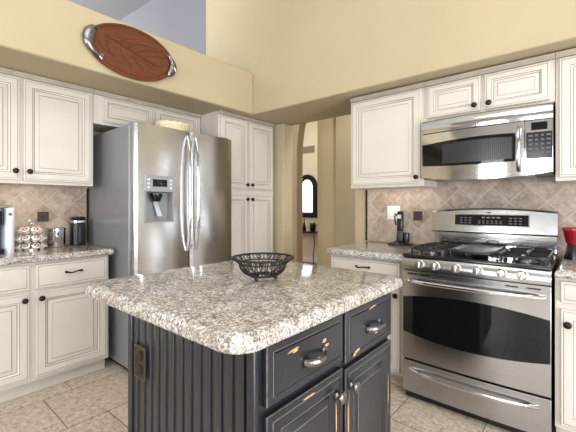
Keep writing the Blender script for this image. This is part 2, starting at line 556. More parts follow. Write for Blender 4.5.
DRAWER_PROF = [(0, 0.001, 0), (0, 0.016, 0), (0.003, 0.019, 0), (0.013, 0.019, 0), (0.016, 0.0165, 1), (0.019, 0.017, 0), (0.030, 0.0195, 0)]


def knob(parent, fr, u, z, n=0.0205, mat='bronze', r=0.0182, flat=1.0):
    b = MB(fr)
    b.lathe([(0.0, 0), (r * 0.55, 0), (r * 0.36, 0.006), (r * 0.36, 0.012), (r * 0.75, 0.015), (r, 0.020), (r * 0.95, 0.025), (r * 0.6, 0.029), (0, 0.0305)], (u, n, z), 'n', 18)
    return build('knob', b, mat, parent)


def pull(parent, fr, u, z, w, n=0.021, mat='bronze', r=0.0055):
    b = MB(fr)
    pts = []; rad = []
    for k in range(17):
        t = k / 16; x = (t - 0.5) * w
        pts.append((u + x, n + 0.004 + 0.024 * (1 - abs(2 * t - 1) ** 3.2), z - 0.006 * math.sin(2 * PI * t) * 0.6))
        rad.append(r * (1.25 - 0.45 * math.sin(PI * t)))
    b.tube(pts, rad, 8)
    for q in (-1, 1):
        b.lathe([(0, 0), (r * 1.7, 0), (r * 1.7, 0.003), (r * 1.1, 0.006), (0, 0.007)], (u + q * w / 2, n, z), 'n', 10)
    return build('handle', b, mat, parent)


def cabinet(name, label, group, fr, u0, u1, z0, z1, depth, leaves, toe=0.0, crown=False, cat='cabinet', base_z=None, foot=None):
    c = fr((u0 + u1) / 2, -depth / 2, z0 if not toe else 0.0)
    root = empty(name, c, label, cat, group)
    b = MB(fr)
    zb = z0 + toe
    b.box(u0, u1, -depth, 0, zb, z1, 0)
    if crown:
        a = z1 - 0.034
        for i in (0, 1):
            pass
        pr = [(0.0, a), (0.006, a + 0.003), (0.008, a + 0.014), (0.020, a + 0.026), (0.022, a + 0.034), (0.0, a + 0.034)]
        mats = [0, 1, 0, 1, 0, 0]
        loops = [[(u, n + 0.0002, z) for n, z in pr] for u in (u0, u1)]
        b.loft(loops, 2)
        b.box(u0 + 0.001, u1 - 0.001, 0.006, 0.0085, a - 0.0005, a + 0.0025, 1)
    build('body', b, ['cream', 'glaze', 'crown'], root, 0.0015)
    if toe:
        build('toe_kick', MB(fr).box(u0 + 0.002, u1 - 0.002, -depth, -0.062, 0.002, zb - 0.001), 'toe', root)
    for lf in leaves:
        kind, a0, a1, b0, b1 = lf[:5]
        hw = lf[5] if len(lf) > 5 else None
        s = min(a1 - a0, b1 - b0)
        if kind == 'drawer':
            p = build('drawer_front', MB(fr).rings(a0, a1, b0, b1, DRAWER_PROF), ['cream', 'glaze'], root)
        else:
            k = 1.0 if s > 0.24 else s / 0.28
            p = build('door', MB(fr).rings(a0, a1, b0, b1, door_prof(k)), ['cream', 'glaze'], root)
        if hw:
            if hw[0] == 'knob': knob(p, fr, hw[1], hw[2])
            else: pull(p, fr, hw[1], hw[2], hw[3])
    return root


FU = F_left(-2.955)
GU = 'cream glazed wall cabinets'
GB = 'cream glazed base cabinets'
cabinet('wall_cabinet', 'cream two-door wall cabinet above the coffee machine and pod carousel', GU, FU, 0.19, 1.112, 1.386, 2.146, 0.313,
        [('door', 0.205, 0.640, 1.408, 2.104, ('knob', 0.614, 1.470)), ('door', 0.660, 1.094, 1.408, 2.104, ('knob', 0.693, 1.470))], crown=True)
cabinet('wall_cabinet', 'short cream two-door cabinet above the refrigerator', GU, FU, 1.114, 2.118, 1.885, 2.146, 0.313,
        [('door', 1.178, 1.612, 1.905, 2.104, ('knob', 1.588, 1.928)), ('door', 1.636, 2.085, 1.905, 2.104, ('knob', 1.662, 1.928))], crown=True)
FP = F_left(-2.675)
cabinet('pantry_cabinet', 'tall cream four-door pantry cabinet right of the refrigerator', GU, FP, 2.124, 2.897, 0.0, 2.146, 0.593,
        [('door', 2.142, 2.497, 1.402, 2.104, ('knob', 2.474, 1.450)), ('door', 2.517, 2.876, 1.402, 2.104, ('knob', 2.541, 1.450)),
         ('door', 2.142, 2.497, 0.125, 1.348, ('knob', 2.474, 1.300)), ('door', 2.517, 2.876, 0.125, 1.348, ('knob', 2.541, 1.300))],
        toe=0.1, crown=True)
FB = F_left(-2.722)
cabinet('base_cabinet', 'cream base cabinet with two drawers and two doors left of the refrigerator', GB, FB, 0.20, 1.132, 0.0, 0.868, 0.546,
        [('drawer', 0.215, 0.640, 0.696, 0.853, ('pull', 0.43, 0.782, 0.095)), ('drawer', 0.674, 1.114, 0.696, 0.853, ('pull', 0.894, 0.782, 0.095)),
         ('door', 0.215, 0.640, 0.125, 0.676, ('knob', 0.612, 0.634)), ('door', 0.674, 1.114, 0.125, 0.676, ('knob', 0.702, 0.634))], toe=0.1)

RU = F_back(2.62)
cabinet('wall_cabinet', 'cream single-door wall cabinet left of the microwave', GU, RU, -1.523, -0.910, 1.380, 2.138, 0.298,
        [('door', -1.508, -0.930, 1.402, 2.098, ('knob', -0.956, 1.446))], crown=True)
cabinet('wall_cabinet', 'short cream two-door cabinet directly above the microwave', GU, RU, -0.908, -0.140, 1.853, 2.138, 0.298,
        [('door', -0.880, -0.535, 1.868, 2.098, ('knob', -0.568, 1.905)), ('door', -0.511, -0.163, 1.868, 2.098, ('knob', -0.483, 1.905))], crown=True)
cabinet('wall_cabinet', 'cream wall cabinet right of the microwave at the picture edge', GU, RU, -0.138, 0.50, 1.380, 2.138, 0.298,
        [('door', -0.120, 0.482, 1.402, 2.098, ('knob', 0.455, 1.446))], crown=True)
RB = F_back(2.262)
cabinet('base_cabinet', 'cream base cabinet with one drawer left of the range', GB, RB, -1.49, -0.905, 0.0, 0.868, 0.64,
        [('drawer', -1.472, -0.938, 0.745, 0.853, ('pull', -1.208, 0.800, 0.10)), ('door', -1.472, -0.938, 0.125, 0.712, ('knob', -0.960, 0.638))], toe=0.1)
cabinet('base_cabinet', 'cream base cabinet with one drawer right of the range', GB, RB, -0.122, 0.50, 0.0, 0.868, 0.64,
        [('drawer', -0.098, 0.48, 0.747, 0.853, ('pull', 0.19, 0.80, 0.10)), ('door', -0.098, 0.48, 0.125, 0.712, ('knob', -0.070, 0.640))], toe=0.1)


# ------------------------------------------------------------------ granite worktops
def rrect(x0, x1, y0, y1, rad, ins, z, seg=7):
    """rounded rectangle loop; rad = radii at (x0,y0),(x1,y0),(x1,y1),(x0,y1)"""
    l = []
    cs = [(x0, y0, 1, 1, PI), (x1, y0, -1, 1, 1.5 * PI), (x1, y1, -1, -1, 0), (x0, y1, 1, -1, 0.5 * PI)]
    for (cx, cy, sx, sy, a0), r in zip(cs, rad):
        rr = max(r - ins, 0.0005)
        ox, oy = cx + sx * (ins + rr), cy + sy * (ins + rr)
        for k in range(seg + 1):
            a = a0 + 0.5 * PI * k / seg
            l.append((ox + rr * math.cos(a), oy + rr * math.sin(a), z))
    return l


def slab(name, label, x0, x1, y0, y1, z0, z1, rad, group):
    h = z1 - z0
    prof = [(0.012, 0), (0.004, 0.06), (0.0, 0.2), (0.0, 0.45), (0.002, 0.62), (0.006, 0.76), (0.012, 0.88), (0.019, 0.96), (0.028, 1.0)]
    loops = [rrect(x0, x1, y0, y1, rad, i, z0 + h * f) for i, f in prof]
    b = MB(); b.loft(loops, 0, True, True, True)
    o = build(name, b, 'granite')
    shade(o, 40)
    return tag(o, label, 'countertop', group)


GW = 'speckled granite countertops'
slab('countertop', 'speckled granite countertop under the coffee machine and pod carousel', XL + 0.012, -2.68, -0.3, 1.166, 0.870, 0.914, (0.002, 0.002, 0.03, 0.002), GW)
slab('countertop', 'short speckled granite countertop left of the range under the black handset', -1.512, -0.904, 2.212, YB - 0.012, 0.870, 0.914, (0.03, 0.003, 0.002, 0.002), GW)
slab('countertop', 'speckled granite countertop right of the range under the red jar', -0.121, 0.55, 2.212, YB - 0.012, 0.870, 0.914, (0.003, 0.003, 0.002, 0.002), GW)
slab('countertop', 'large speckled granite slab with rounded corners on the dark island', -1.500, -0.580, 0.513, 1.466, 0.8900, 0.9355, (0.075, 0.075, 0.06, 0.075), GW)

# ------------------------------------------------------------------ island
IX, IY0, IY1, IXL = -0.620, 0.602, 1.362, -1.276
isl = empty('kitchen_island', ((IX + IXL) / 2, (IY0 + IY1) / 2, 0), 'distressed charcoal kitchen island with beadboard end under a granite slab', 'island')
b = MB()
b.box(IXL + 0.004, IX, IY0 + 0.012, IY1, 0.09, 0.889, 0)
b.box(IXL + 0.03, IX - 0.06, IY0 + 0.06, IY1 - 0.02, 0.002, 0.09, 1)
build('body', b, ['navy', 'navydark'], isl, 0.002)
FE = F_back(IY0 + 0.012)
b = MB(FE)
# beadboard end: bead profile swept vertically
prof = []
u = IXL + 0.03
while u < IX - 0.045:
    w = 0.0462
    prof += [(u, 0.008), (u + 0.006, 0.012), (u + w - 0.012, 0.012), (u + w - 0.0085, 0.003), (u + w - 0.006, 0.003), (u + w - 0.002, 0.0105)]
    u += w
lo = [(IXL + 0.03, 0.0005, 0.1)] + [(a, n, 0.1) for a, n in prof] + [(u, 0.0005, 0.1)]
hi = [(a, n, 0.8885) for a, n, z in lo]
mats = []
b.add(lo + hi, [], 0)
nlo = len(lo)
for i in range(nlo - 1):
    k = (i - 1) % 6
    b.f.append([i, i + 1, nlo + i + 1, nlo + i]); b.m.append(1 if (i >= 1 and k == 3) else (2 if (i >= 1 and k in (4,)) else 0)); b.s.append(False)
build('beadboard_panel', b, ['navy', 'navydark', 'navy'], isl)
b = MB(FE)
b.box(IXL, IXL + 0.029, 0.0, 0.016, 0.09, 0.884)
build('corner_trim', b, 'navy', isl, 0.003)
b = MB(FE)
b.box(u + 0.001, IX + 0.004, 0.0, 0.016, 0.09, 0.884)
build('corner_trim', b, 'navy', isl, 0.003)
FI = F_left(IX)
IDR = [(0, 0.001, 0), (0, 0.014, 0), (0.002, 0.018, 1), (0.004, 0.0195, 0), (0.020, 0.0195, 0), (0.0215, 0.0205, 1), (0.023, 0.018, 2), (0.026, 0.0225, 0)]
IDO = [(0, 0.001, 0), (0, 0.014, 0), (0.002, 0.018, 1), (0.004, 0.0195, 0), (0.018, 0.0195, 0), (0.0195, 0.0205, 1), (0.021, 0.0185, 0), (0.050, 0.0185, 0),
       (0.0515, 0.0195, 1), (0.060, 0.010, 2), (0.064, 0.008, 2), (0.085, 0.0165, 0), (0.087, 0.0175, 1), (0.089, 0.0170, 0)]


def chip(b, u, z, w, h, n, m, ang=0.0):
    pts = []
    N = 14
    for k in range(N):
        a = 2 * PI * k / N
        q = 0.62 + 0.5 * random.random()
        x, y = w * q * math.cos(a), h * q * math.sin(a)
        pts.append((u + x * math.cos(ang) - y * math.sin(ang), n, z + x * math.sin(ang) + y * math.cos(ang)))
    b.loft([pts, [(p[0], n + 0.0004, p[2]) for p in pts]], m)


IM = ['navy', 'worn_highlight_edge', 'navydark', 'barewood']
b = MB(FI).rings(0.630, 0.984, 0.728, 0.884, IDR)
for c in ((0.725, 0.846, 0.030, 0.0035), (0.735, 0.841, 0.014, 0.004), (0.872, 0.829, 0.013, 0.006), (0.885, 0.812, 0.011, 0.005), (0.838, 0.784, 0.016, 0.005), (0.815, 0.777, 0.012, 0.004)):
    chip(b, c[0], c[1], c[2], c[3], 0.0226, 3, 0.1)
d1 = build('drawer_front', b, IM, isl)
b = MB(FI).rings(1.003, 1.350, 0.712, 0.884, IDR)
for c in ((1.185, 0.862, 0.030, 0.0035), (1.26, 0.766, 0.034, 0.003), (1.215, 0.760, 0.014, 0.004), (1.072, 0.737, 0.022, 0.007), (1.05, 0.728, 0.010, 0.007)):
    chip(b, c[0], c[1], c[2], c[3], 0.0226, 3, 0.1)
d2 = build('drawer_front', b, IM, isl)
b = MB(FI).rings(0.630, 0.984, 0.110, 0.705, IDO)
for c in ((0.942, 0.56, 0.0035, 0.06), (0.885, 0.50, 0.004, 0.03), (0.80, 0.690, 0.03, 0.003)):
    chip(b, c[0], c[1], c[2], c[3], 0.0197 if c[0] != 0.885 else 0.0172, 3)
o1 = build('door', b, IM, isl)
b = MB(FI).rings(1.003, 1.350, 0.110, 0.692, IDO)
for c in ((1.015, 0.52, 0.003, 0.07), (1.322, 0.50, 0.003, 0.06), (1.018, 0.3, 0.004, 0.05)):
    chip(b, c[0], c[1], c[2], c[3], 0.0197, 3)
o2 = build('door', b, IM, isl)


def island_pull(parent, u, z):
    b = MB(FI)
    pts = []; rad = []
    for k in range(15):
        t = k / 14
        pts.append((u + (t - 0.5) * 0.092, 0.026 + 0.026 * math.sin(PI * min(1, t * 1.06)) ** 0.6, z - 0.005 + 0.008 * t ** 2.0))
        rad.append(0.0115 - 0.0060 * t)
    b.tube(pts, rad, 10, flat=0.8)
    for q, dz in ((-0.044, -0.005), (0.044, 0.003)):
        b.lathe([(0, 0), (0.011, 0), (0.011, 0.003), (0.007, 0.008), (0, 0.009)], (u + q, 0.0228, z + dz), 'n', 12)
    h = build('handle', b, 'pewter', parent)
    b = MB(FI); b.lathe([(0, 0), (0.019, 0), (0.017, 0.002), (0, 0.0025)], (u - 0.044, 0.0228, z - 0.005), 'n', 14)
    build('rosette', b, 'bronze', h)
    return h


island_pull(d1, 0.825, 0.800)
island_pull(d2, 1.192, 0.795)
for p, u in ((o1, 0.944), (o2, 1.032)):
    kn = knob(p, FI, u, 0.634, 0.0220, 'pewter', 0.0195)
    b = MB(FI); b.lathe([(0, 0), (0.017, 0), (0.014, 0.0022), (0, 0.0023)], (u, 0.0197, 0.634), 'n', 16)
    build('rosette', b, 'bronze', kn)
op = empty('outlet_plate', (-1.178, IY0, 0.632), 'aged copper outlet plate on the island beadboard end', 'outlet')
b = MB(FE).rings(-1.220, -1.140, 0.632, 0.748, [(0, 0.0165, 0), (0, 0.018, 0), (0.004, 0.0205, 0), (0.006, 0.0205, 1), (0.0075, 0.0203, 0)])
build('cover_plate', b, ['copper', 'worn_highlight_edge'], op)
for z in (0.667, 0.713):
    b = MB(FE); b.lathe([(0, 0), (0.017, 0), (0.0165, 0.003), (0, 0.0035)], (-1.177, 0.0206, z), 'n', 20)
    sk = build('socket', b, 'navydark', op)
    b = MB(FE); b.box(-1.185, -1.1825, 0.0243, 0.0248, z - 0.002, z + 0.008); b.box(-1.1715, -1.169, 0.0243, 0.0248, z - 0.002, z + 0.008)
    build('slot', b, 'pewter', sk)

# ------------------------------------------------------------------ refrigerator
FR0, FR1 = 1.205, 2.113
fr_ = empty('refrigerator', (-2.88, 1.66, 0), 'stainless steel french door refrigerator with ice dispenser between cabinets', 'refrigerator')
build('body', MB().box(-3.25, -2.523, FR0 - 0.014, FR1 - 0.004, 0.045, 1.825), 'fside', fr_, 0.006)
build('foot_grille', MB().box(-3.2, -2.60, FR0 + 0.02, FR1 - 0.02, 0.002, 0.044), 'plastic_k', fr_)
FD = F_left(-2.518)
mid = 1.662


def fridge_door(u0, u1, z0, z1, bow, edge0, edge1, hole=None):
    """bowed door with rounded vertical edges"""
    b = MB(FD)
    N = 26
    cols = []
    for k in range(N + 1):
        t = k / N; u = u0 + (u1 - u0) * t
        e = min(t, 1 - t) * (u1 - u0)
        nn = 0.062 + bow(t)
        if e < 0.018: nn -= 0.018 - math.sqrt(max(0, 0.018 ** 2 - (0.018 - e) ** 2))
        cols.append((u, nn))
    if hole:
        cols = sorted(cols + [(hole[0], 0.062 + bow((hole[0] - u0) / (u1 - u0))), (hole[1], 0.062 + bow((hole[1] - u0) / (u1 - u0)))])
    for i in range(len(cols) - 1):
        (ua, na), (ub, nb) = cols[i], cols[i + 1]
        spans = [(z0, z1)]
        if hole and ua >= hole[0] - 1e-6 and ub <= hole[1] + 1e-6: spans = [(z0, hole[2]), (hole[3], z1)]
        for za, zb in spans:
            b.add([(ua, na, za), (ub, nb, za), (ub, nb, zb), (ua, na, zb)], [(0, 1, 2, 3)], 0, True)
            b.add([(ua, 0, za), (ub, 0, za), (ub, nb, za), (ua, na, za)], [(0, 1, 2, 3)], 0)
            b.add([(ua, 0, zb), (ub, 0, zb), (ub, nb, zb), (ua, na, zb)], [(0, 1, 2, 3)], 0)
            b.add([(ua, 0, za), (ub, 0, za), (ub, 0, zb), (ua, 0, zb)], [(0, 1, 2, 3)], 0)
    for u, n in (cols[0], cols[-1]):
        b.add([(u, 0, z0), (u, n, z0), (u, n, z1), (u, 0, z1)], [(0, 1, 2, 3)], 0)
    return b


H = (1.264, 1.500, 1.108, 1.458)
bowl_ = lambda t: 0.022 * math.sin(PI * (0.08 + 0.84 * t)) - 0.004
ld = build('door', fridge_door(FR0, mid - 0.003, 0.715, 1.832, bowl_, 0, 0, H), 'steel_f', fr_)
rd = build('door', fridge_door(mid + 0.003, FR1, 0.715, 1.832, bowl_, 0, 0), 'steel_f', fr_)
dw = build('freezer_drawer', fridge_door(FR0, FR1, 0.06, 0.705, lambda t: 0.022 * math.sin(PI * (0.08 + 0.84 * t)), 0, 0), 'steel_f', fr_)
b = MB(FD); b.tube([(FR0 + 0.1, 0.08, 0.62)] + [(FR0 + 0.1 + 0.7 * k / 10, 0.13, 0.62) for k in range(11)] + [(FR0 + 0.8, 0.08, 0.62)], 0.011)
build('handle', b, 'chrome', dw)


def fridge_handle(parent, u):
    b = MB(FD)
    pts = []; rad = []
    for k in range(25):
        t = k / 24
        pts.append((u, 0.072 + 0.046 * (1 - abs(2 * t - 1) ** 4), 0.875 + t * 0.915))
        rad.append(0.0115)
    b.tube(pts, rad, 10, flat=1.2)
    build('handle', b, 'chrome', parent)


fridge_handle(ld, mid - 0.036); fridge_handle(rd, mid + 0.042)
# dispenser
nf = 0.082
b = MB(FD)
b.rings(H[0] + 0.001, H[1] - 0.001, 1.337, H[3] - 0.001, [(0, 0.02, 0), (0, nf + 0.004, 0), (0.003, nf + 0.007, 0), (0.012, nf + 0.007, 0)])
dp = build('dispenser_panel', b, 'grey_p', ld, 0.001)
build('display', MB(FD).rings(1.325, 1.440, 1.376, 1.430, [(0, nf + 0.0075, 0), (0, nf + 0.0085, 0), (0.002, nf + 0.009, 0)]), 'glass', dp)
for side in (1.292, 1.472):
    for z in (1.368, 1.397, 1.426):
        build('button', MB(FD).box(side - 0.011, side + 0.011, nf + 0.0075, nf + 0.0095, z - 0.008, z + 0.008), 'plastic_g', dp, 0.001)
b = MB(FD)
u0, u1, z0, z1 = H[0] + 0.001, H[1] - 0.001, H[2] + 0.001, 1.335
b.box(u0, u1, 0.004, 0.010, z0, z1); b.box(u0, u0 + 0.010, 0.010, nf + 0.006, z0, z1); b.box(u1 - 0.010, u1, 0.010, nf + 0.006, z0, z1)
b.box(u0 + 0.0101, u1 - 0.0101, 0.010, nf + 0.010, z0, z0 + 0.014)
cav = build('dispenser_recess', b, 'grey_p', ld, 0.001)
b = MB(FD); b.lathe([(0, 0), (0.030, 0), (0.036, 0.02), (0.046, 0.04), (0.046, 0.06), (0, 0.06)], (1.37, 0.055, 1.266), 'z', 18)
build('spout', b, 'plastic_k', cav)
b = MB(FD).loft([[(1.355, 0.012, 1.29), (1.385, 0.012, 1.29), (1.385, 0.022, 1.29), (1.355, 0.022, 1.29)], [(1.38, 0.05, 1.155), (1.42, 0.05, 1.155), (1.42, 0.058, 1.155), (1.38, 0.058, 1.155)]])
build('paddle', b, 'plastic_g', cav)
b = MB(FD); b.lathe([(0, 0), (0.013, 0), (0.013, 0.002), (0, 0.0025)], (2.055, 0.0685, 1.655), 'n', 18)
build('badge', b, 'chrome', rd)
for u in (FR0 + 0.06, FR1 - 0.06):
    build('hinge_cover', MB().box(-2.62, -2.49, u - 0.035, u + 0.035, 1.8335, 1.852), 'fside', fr_, 0.005)
# cream basket on the fridge
kx0, ky0, kz0 = -2.73, 1.675, 1.8265
bk = empty('basket', (kx0, ky0, kz0), 'cream scalloped basket standing on top of the refrigerator', 'basket')
b = MB(); N = 64; loops = []
for r, z, am in [(0.105, 0, 0), (0.125, 0.006, 0), (0.140, 0.05, 0.002), (0.152, 0.095, 0.003), (0.160, 0.112, 0.004), (0.155, 0.114, 0.004), (0.146, 0.095, 0.003), (0.133, 0.05, 0.002), (0.118, 0.010, 0), (0.10, 0.006, 0)]:
    q = [r + am * math.cos(16 * 2 * PI * k / N) for k in range(N)]
    loops.append([(kx0 + 0.8 * q[k] * math.cos(2 * PI * k / N), ky0 + q[k] * math.sin(2 * PI * k / N), kz0 + z + am * 0.8 * math.cos(16 * 2 * PI * k / N)) for k in range(N)])
b.loft(loops, 0, True, True, True)
build('bowl', b, 'wicker', bk)
b = MB()
for z, r in ((0.03, 0.1345), (0.06, 0.1435), (0.085, 0.1505)):
    b.tube([(kx0 + 0.8 * (r + 0.001) * math.cos(2 * PI * k / 48), ky0 + (r + 0.001) * math.sin(2 * PI * k / 48), kz0 + z + 0.003 * math.cos(24 * 2 * PI * k / 48)) for k in range(48)], 0.003, 6, closed=True)
build('weave_band', b, 'wicker', bk)

# ------------------------------------------------------------------ range
RX0, RX1 = -0.898, -0.132
RW = RX1 - RX0
rg = empty('gas_range', ((RX0 + RX1) / 2, 2.53, 0), 'stainless steel gas range between the base cabinets', 'stove')
build('body', MB().box(RX0 + 0.002, RX1 - 0.002, 2.225, 2.885, 0.05, 0.911), 'black', rg, 0.003)
for x in (RX0 + 0.05, RX1 - 0.05):
    for y in (2.28, 2.83):
        b = MB(); b.lathe([(0.02, 0.002), (0.02, 0.05)], (x, y, 0), 'z', 10)
        build('levelling_foot', b, 'plastic_k', rg)
build('kick_panel', MB().box(RX0 + 0.004, RX1 - 0.004, 2.235, 2.25, 0.008, 0.049), 'black', rg)
FRG = F_back(2.222)
cb = lambda a, s: (lambda t: a + s * (1 - (2 * t - 1) ** 2))
# control panel (sloping face with six knobs)
b = MB(FRG)
loops = []
for k in range(13):
    t = k / 12; u = RX0 + RW * t; q = 0.010 * (1 - (2 * t - 1) ** 2)
    loops.append([(u, 0.001, 0.832), (u, 0.034 + q, 0.832), (u, 0.036 + q, 0.838), (u, 0.022 + q, 0.905), (u, 0.016 + q, 0.911), (u, 0.001, 0.911)])
b.loft(loops, 0)
cp = build('control_panel', b, 'steel', rg)
for u in (-0.782, -0.690, -0.572, -0.461, -0.347, -0.254):
    t = (u - RX0) / RW; q = 0.010 * (1 - (2 * t - 1) ** 2)
    b = MB(FRG)
    n0 = 0.031 + q
    b.lathe([(0, 0), (0.026, 0), (0.026, 0.005), (0.023, 0.007), (0.022, 0.026), (0.019, 0.030), (0, 0.031)], (u, n0, 0.872), 'n', 24)
    kb = build('knob', b, 'knobsteel', cp)
    build('grip', MB(FRG).box(u - 0.0055, u + 0.0055, n0 + 0.0305, n0 + 0.041, 0.872 - 0.021, 0.872 + 0.021), 'knobsteel', kb, 0.003)
# oven door
od = MB(FRG).curved(RX0 + 0.001, RX1 - 0.001, lambda t: 0.268, lambda t: 0.825, cb(0.026, 0.014), 0.001, 30)
odoor = build('oven_door', od, 'steel', rg, 0.0015)
win = MB(FRG).curved(RX0 + 0.004, RX1 - 0.004, cb(0.436, -0.036), cb(0.655, 0.036), cb(0.0275, 0.014), 0.02, 30)
build('window', win, 'glass', odoor)
b = MB(FRG)
pts = []
for k in range(25):
    t = k / 24; u = RX0 + 0.022 + (RW - 0.05) * t
    pts.append((u, 0.030 + 0.05 * (1 - abs(2 * t - 1) ** 6) + 0.012 * (1 - (2 * t - 1) ** 2), 0.768))
b.tube(pts, 0.0125, 10)
build('handle', b, 'chrome', odoor)
for u in (-0.835, -0.755, -0.30, -0.205):
    t = (u - RX0) / RW
    build('vent_slot', MB(FRG).box(u - 0.030, u + 0.030, 0.0262 + 0.014 * (1 - (2 * t - 1) ** 2) - 0.002, 0.0285 + 0.014 * (1 - (2 * t - 1) ** 2), 0.803, 0.810), 'black', odoor)
# warming drawer
b = MB(FRG).curved(RX0 + 0.001, RX1 - 0.001, lambda t: 0.060, lambda t: 0.254, cb(0.026, 0.012), 0.001, 24)
wdw = build('drawer_front', b, 'steel', rg, 0.0015)
b = MB(FRG)
pts = []
for k in range(25):
    t = k / 24; u = RX0 + 0.05 + (RW - 0.10) * t
    pts.append((u, 0.030 + 0.036 * (1 - abs(2 * t - 1) ** 5) + 0.010 * (1 - (2 * t - 1) ** 2), 0.206 - 0.006 * (1 - (2 * t - 1) ** 2)))
b.tube(pts, 0.011, 10)
build('handle', b, 'chrome', wdw)
# cooktop
b = MB()
loops = [rrect(RX0, RX1, 2.184, 2.742, (0.012,) * 4, i, z, 4) for i, z in ((0, 0.9055), (0, 0.916), (0.004, 0.922), (0.02, 0.922), (0.028, 0.917))]
b.loft(loops, 0)
ct = build('cooktop', b, 'black', rg)


def grate(x0, x1, burners):
    b = MB()
    z = 0.952; y0, y1 = 2.235, 2.70; r = 0.0068
    def bar(p, q, rr=r): b.tube([p, q], rr, 6)
    # rounded outer frame
    ring = [(x, y, z) for x, y, _ in rrect(x0, x1, y0, y1, (0.06,) * 4, 0, z, 5)]
    b.tube(ring, r, 6, closed=True)
    ym = (y0 + y1) / 2; xm = (x0 + x1) / 2
    bar((x0, ym, z), (x1, ym, z))
    for (bx, by) in burners:
        for k in range(4):
            a = PI / 4 + k * PI / 2
            c, s_ = math.cos(a), math.sin(a)
            bar((bx + 0.032 * c, by + 0.032 * s_, z), (bx + 0.105 * c, by + 0.105 * s_, z))
        for k in range(4):
            a = k * PI / 2
            c, s_ = math.cos(a), math.sin(a)
            bar((bx + 0.04 * c, by + 0.04 * s_, z), (bx + 0.11 * c, by + 0.105 * s_, z))
    for x, y in ((x0 + 0.012, y0 + 0.02), (x1 - 0.012, y0 + 0.02), (x0 + 0.012, y1 - 0.02), (x1 - 0.012, y1 - 0.02), (x0 + 0.004, ym), (x1 - 0.004, ym)):
        bar((x, y, z), (x, y, 0.9185))
    g = build('grate', b, 'iron', ct)
    return g


def burner(x, y, r):
    b = MB()
    b.lathe([(0, 0.9175), (r * 1.5, 0.9175), (r * 1.45, 0.922), (r * 1.05, 0.9235), (r, 0.932), (0, 0.932)], (x, y, 0), 'z', 24)
    bu = build('burner', b, 'pewter', ct)
    b = MB(); b.lathe([(0, 0.9325), (r * 0.92, 0.9325), (r * 0.92, 0.939), (r * 0.6, 0.942), (0, 0.942)], (x, y, 0), 'z', 24)
    build('burner_cap', b, 'iron', bu)


bl = [(-0.765, 2.35), (-0.765, 2.585)]; brr = [(-0.255, 2.35), (-0.255, 2.585)]
for x, y in bl: burner(x, y, 0.034)
for x, y in brr: burner(x, y, 0.037)
grate(-0.872, -0.648, bl); grate(-0.372, -0.148, brr)
# centre oval grate with griddle plate
b = MB()
ring = [p for p in rrect(-0.636, -0.384, 2.235, 2.70, (0.11,) * 4, 0, 0.952, 6)]
b.tube(ring, 0.0068, 6, closed=True)
for x, y in ((-0.625, 2.36), (-0.395, 2.36), (-0.625, 2.58), (-0.395, 2.58)):
    b.tube([(x, y, 0.952), (x, y, 0.9185)], 0.006, 6)
for y in (2.40, 2.55):
    b.tube([(-0.636, y, 0.947), (-0.384, y, 0.947)], 0.005, 6)
b.tube([(-0.55, 2.66, 0.955), (-0.545, 2.67, 0.972), (-0.51, 2.675, 0.979), (-0.475, 2.67, 0.972), (-0.47, 2.66, 0.955)], 0.005, 6)
build('grate', b, 'iron', ct)
b = MB()
b.loft([rrect(-0.618, -0.402, 2.255, 2.66, (0.09,) * 4, i, z, 6) for i, z in ((0.0, 0.953), (0.0, 0.962), (0.008, 0.964), (0.014, 0.958))])
build('griddle_plate', b, 'griddle', ct)
b = MB(); b.lathe([(0, 0.9175), (0.05, 0.9175), (0.045, 0.930), (0, 0.932)], (-0.51, 2.46, 0), 'z', 20)
build('burner', b, 'iron', ct)
ct.location.z += 0.0065
# backguard
FG = F_back(2.885)
b = MB(FG)
b.curved(RX0 + 0.016, RX1 - 0.004, lambda t: 0.9125, cb(1.165, 0.0), lambda t: 0.118, 0.0, 4)
bgd = build('backguard', b, 'chrome', rg, 0.003)
b = MB(FG)
N = 24; loops = []
for k in range(N + 1):
    t = k / N; u = RX0 + 0.012 + (RW - 0.013) * t
    zt = 1.196 + 0.022 * (1 - (2 * t - 1) ** 2)
    q = 0.008 * (1 - (2 * t - 1) ** 2)
    loops.append([(u, 0.119, 1.040), (u, 0.150 + q, 1.040), (u, 0.160 + q, 1.050), (u, 0.140 + q, zt - 0.012), (u, 0.128 + q, zt - 0.002), (u, 0.06, zt), (u, 0.001, zt), (u, 0.001, 1.166), (u, 0.119, 1.166)])
b.loft(loops, 0)
gp_ = build('control_hood', b, 'steel', bgd)
# display glass on the sloping face: slope from (0.160,1.050) to (0.140,zt-0.012)


def hood_n(u, z):
    t = (u - RX0) / RW; q = 0.008 * (1 - (2 * t - 1) ** 2); zt = 1.196 + 0.022 * (1 - (2 * t - 1) ** 2) - 0.012
    return 0.160 + q - 0.020 * (z - 1.05) / (zt - 1.05)


def hood_patch(name, u0, u1, z0, z1, d, mat, parent, N=10, marks=()):
    b = MB(FG); loops = []
    for k in range(N + 1):
        u = u0 + (u1 - u0) * k / N
        loops.append([(u, hood_n(u, z0) + 0.0003, z0), (u, hood_n(u, z0) + d, z0), (u, hood_n(u, z1) + d, z1), (u, hood_n(u, z1) + 0.0003, z1)])
    b.loft(loops)
    for uu, zz, w, h in marks:
        n = hood_n(uu, zz) + d
        b.box(uu - w / 2, uu + w / 2, n - 0.0003, n + 0.0004, zz - h / 2, zz + h / 2, 1)
    return build(name, b, mat, parent)


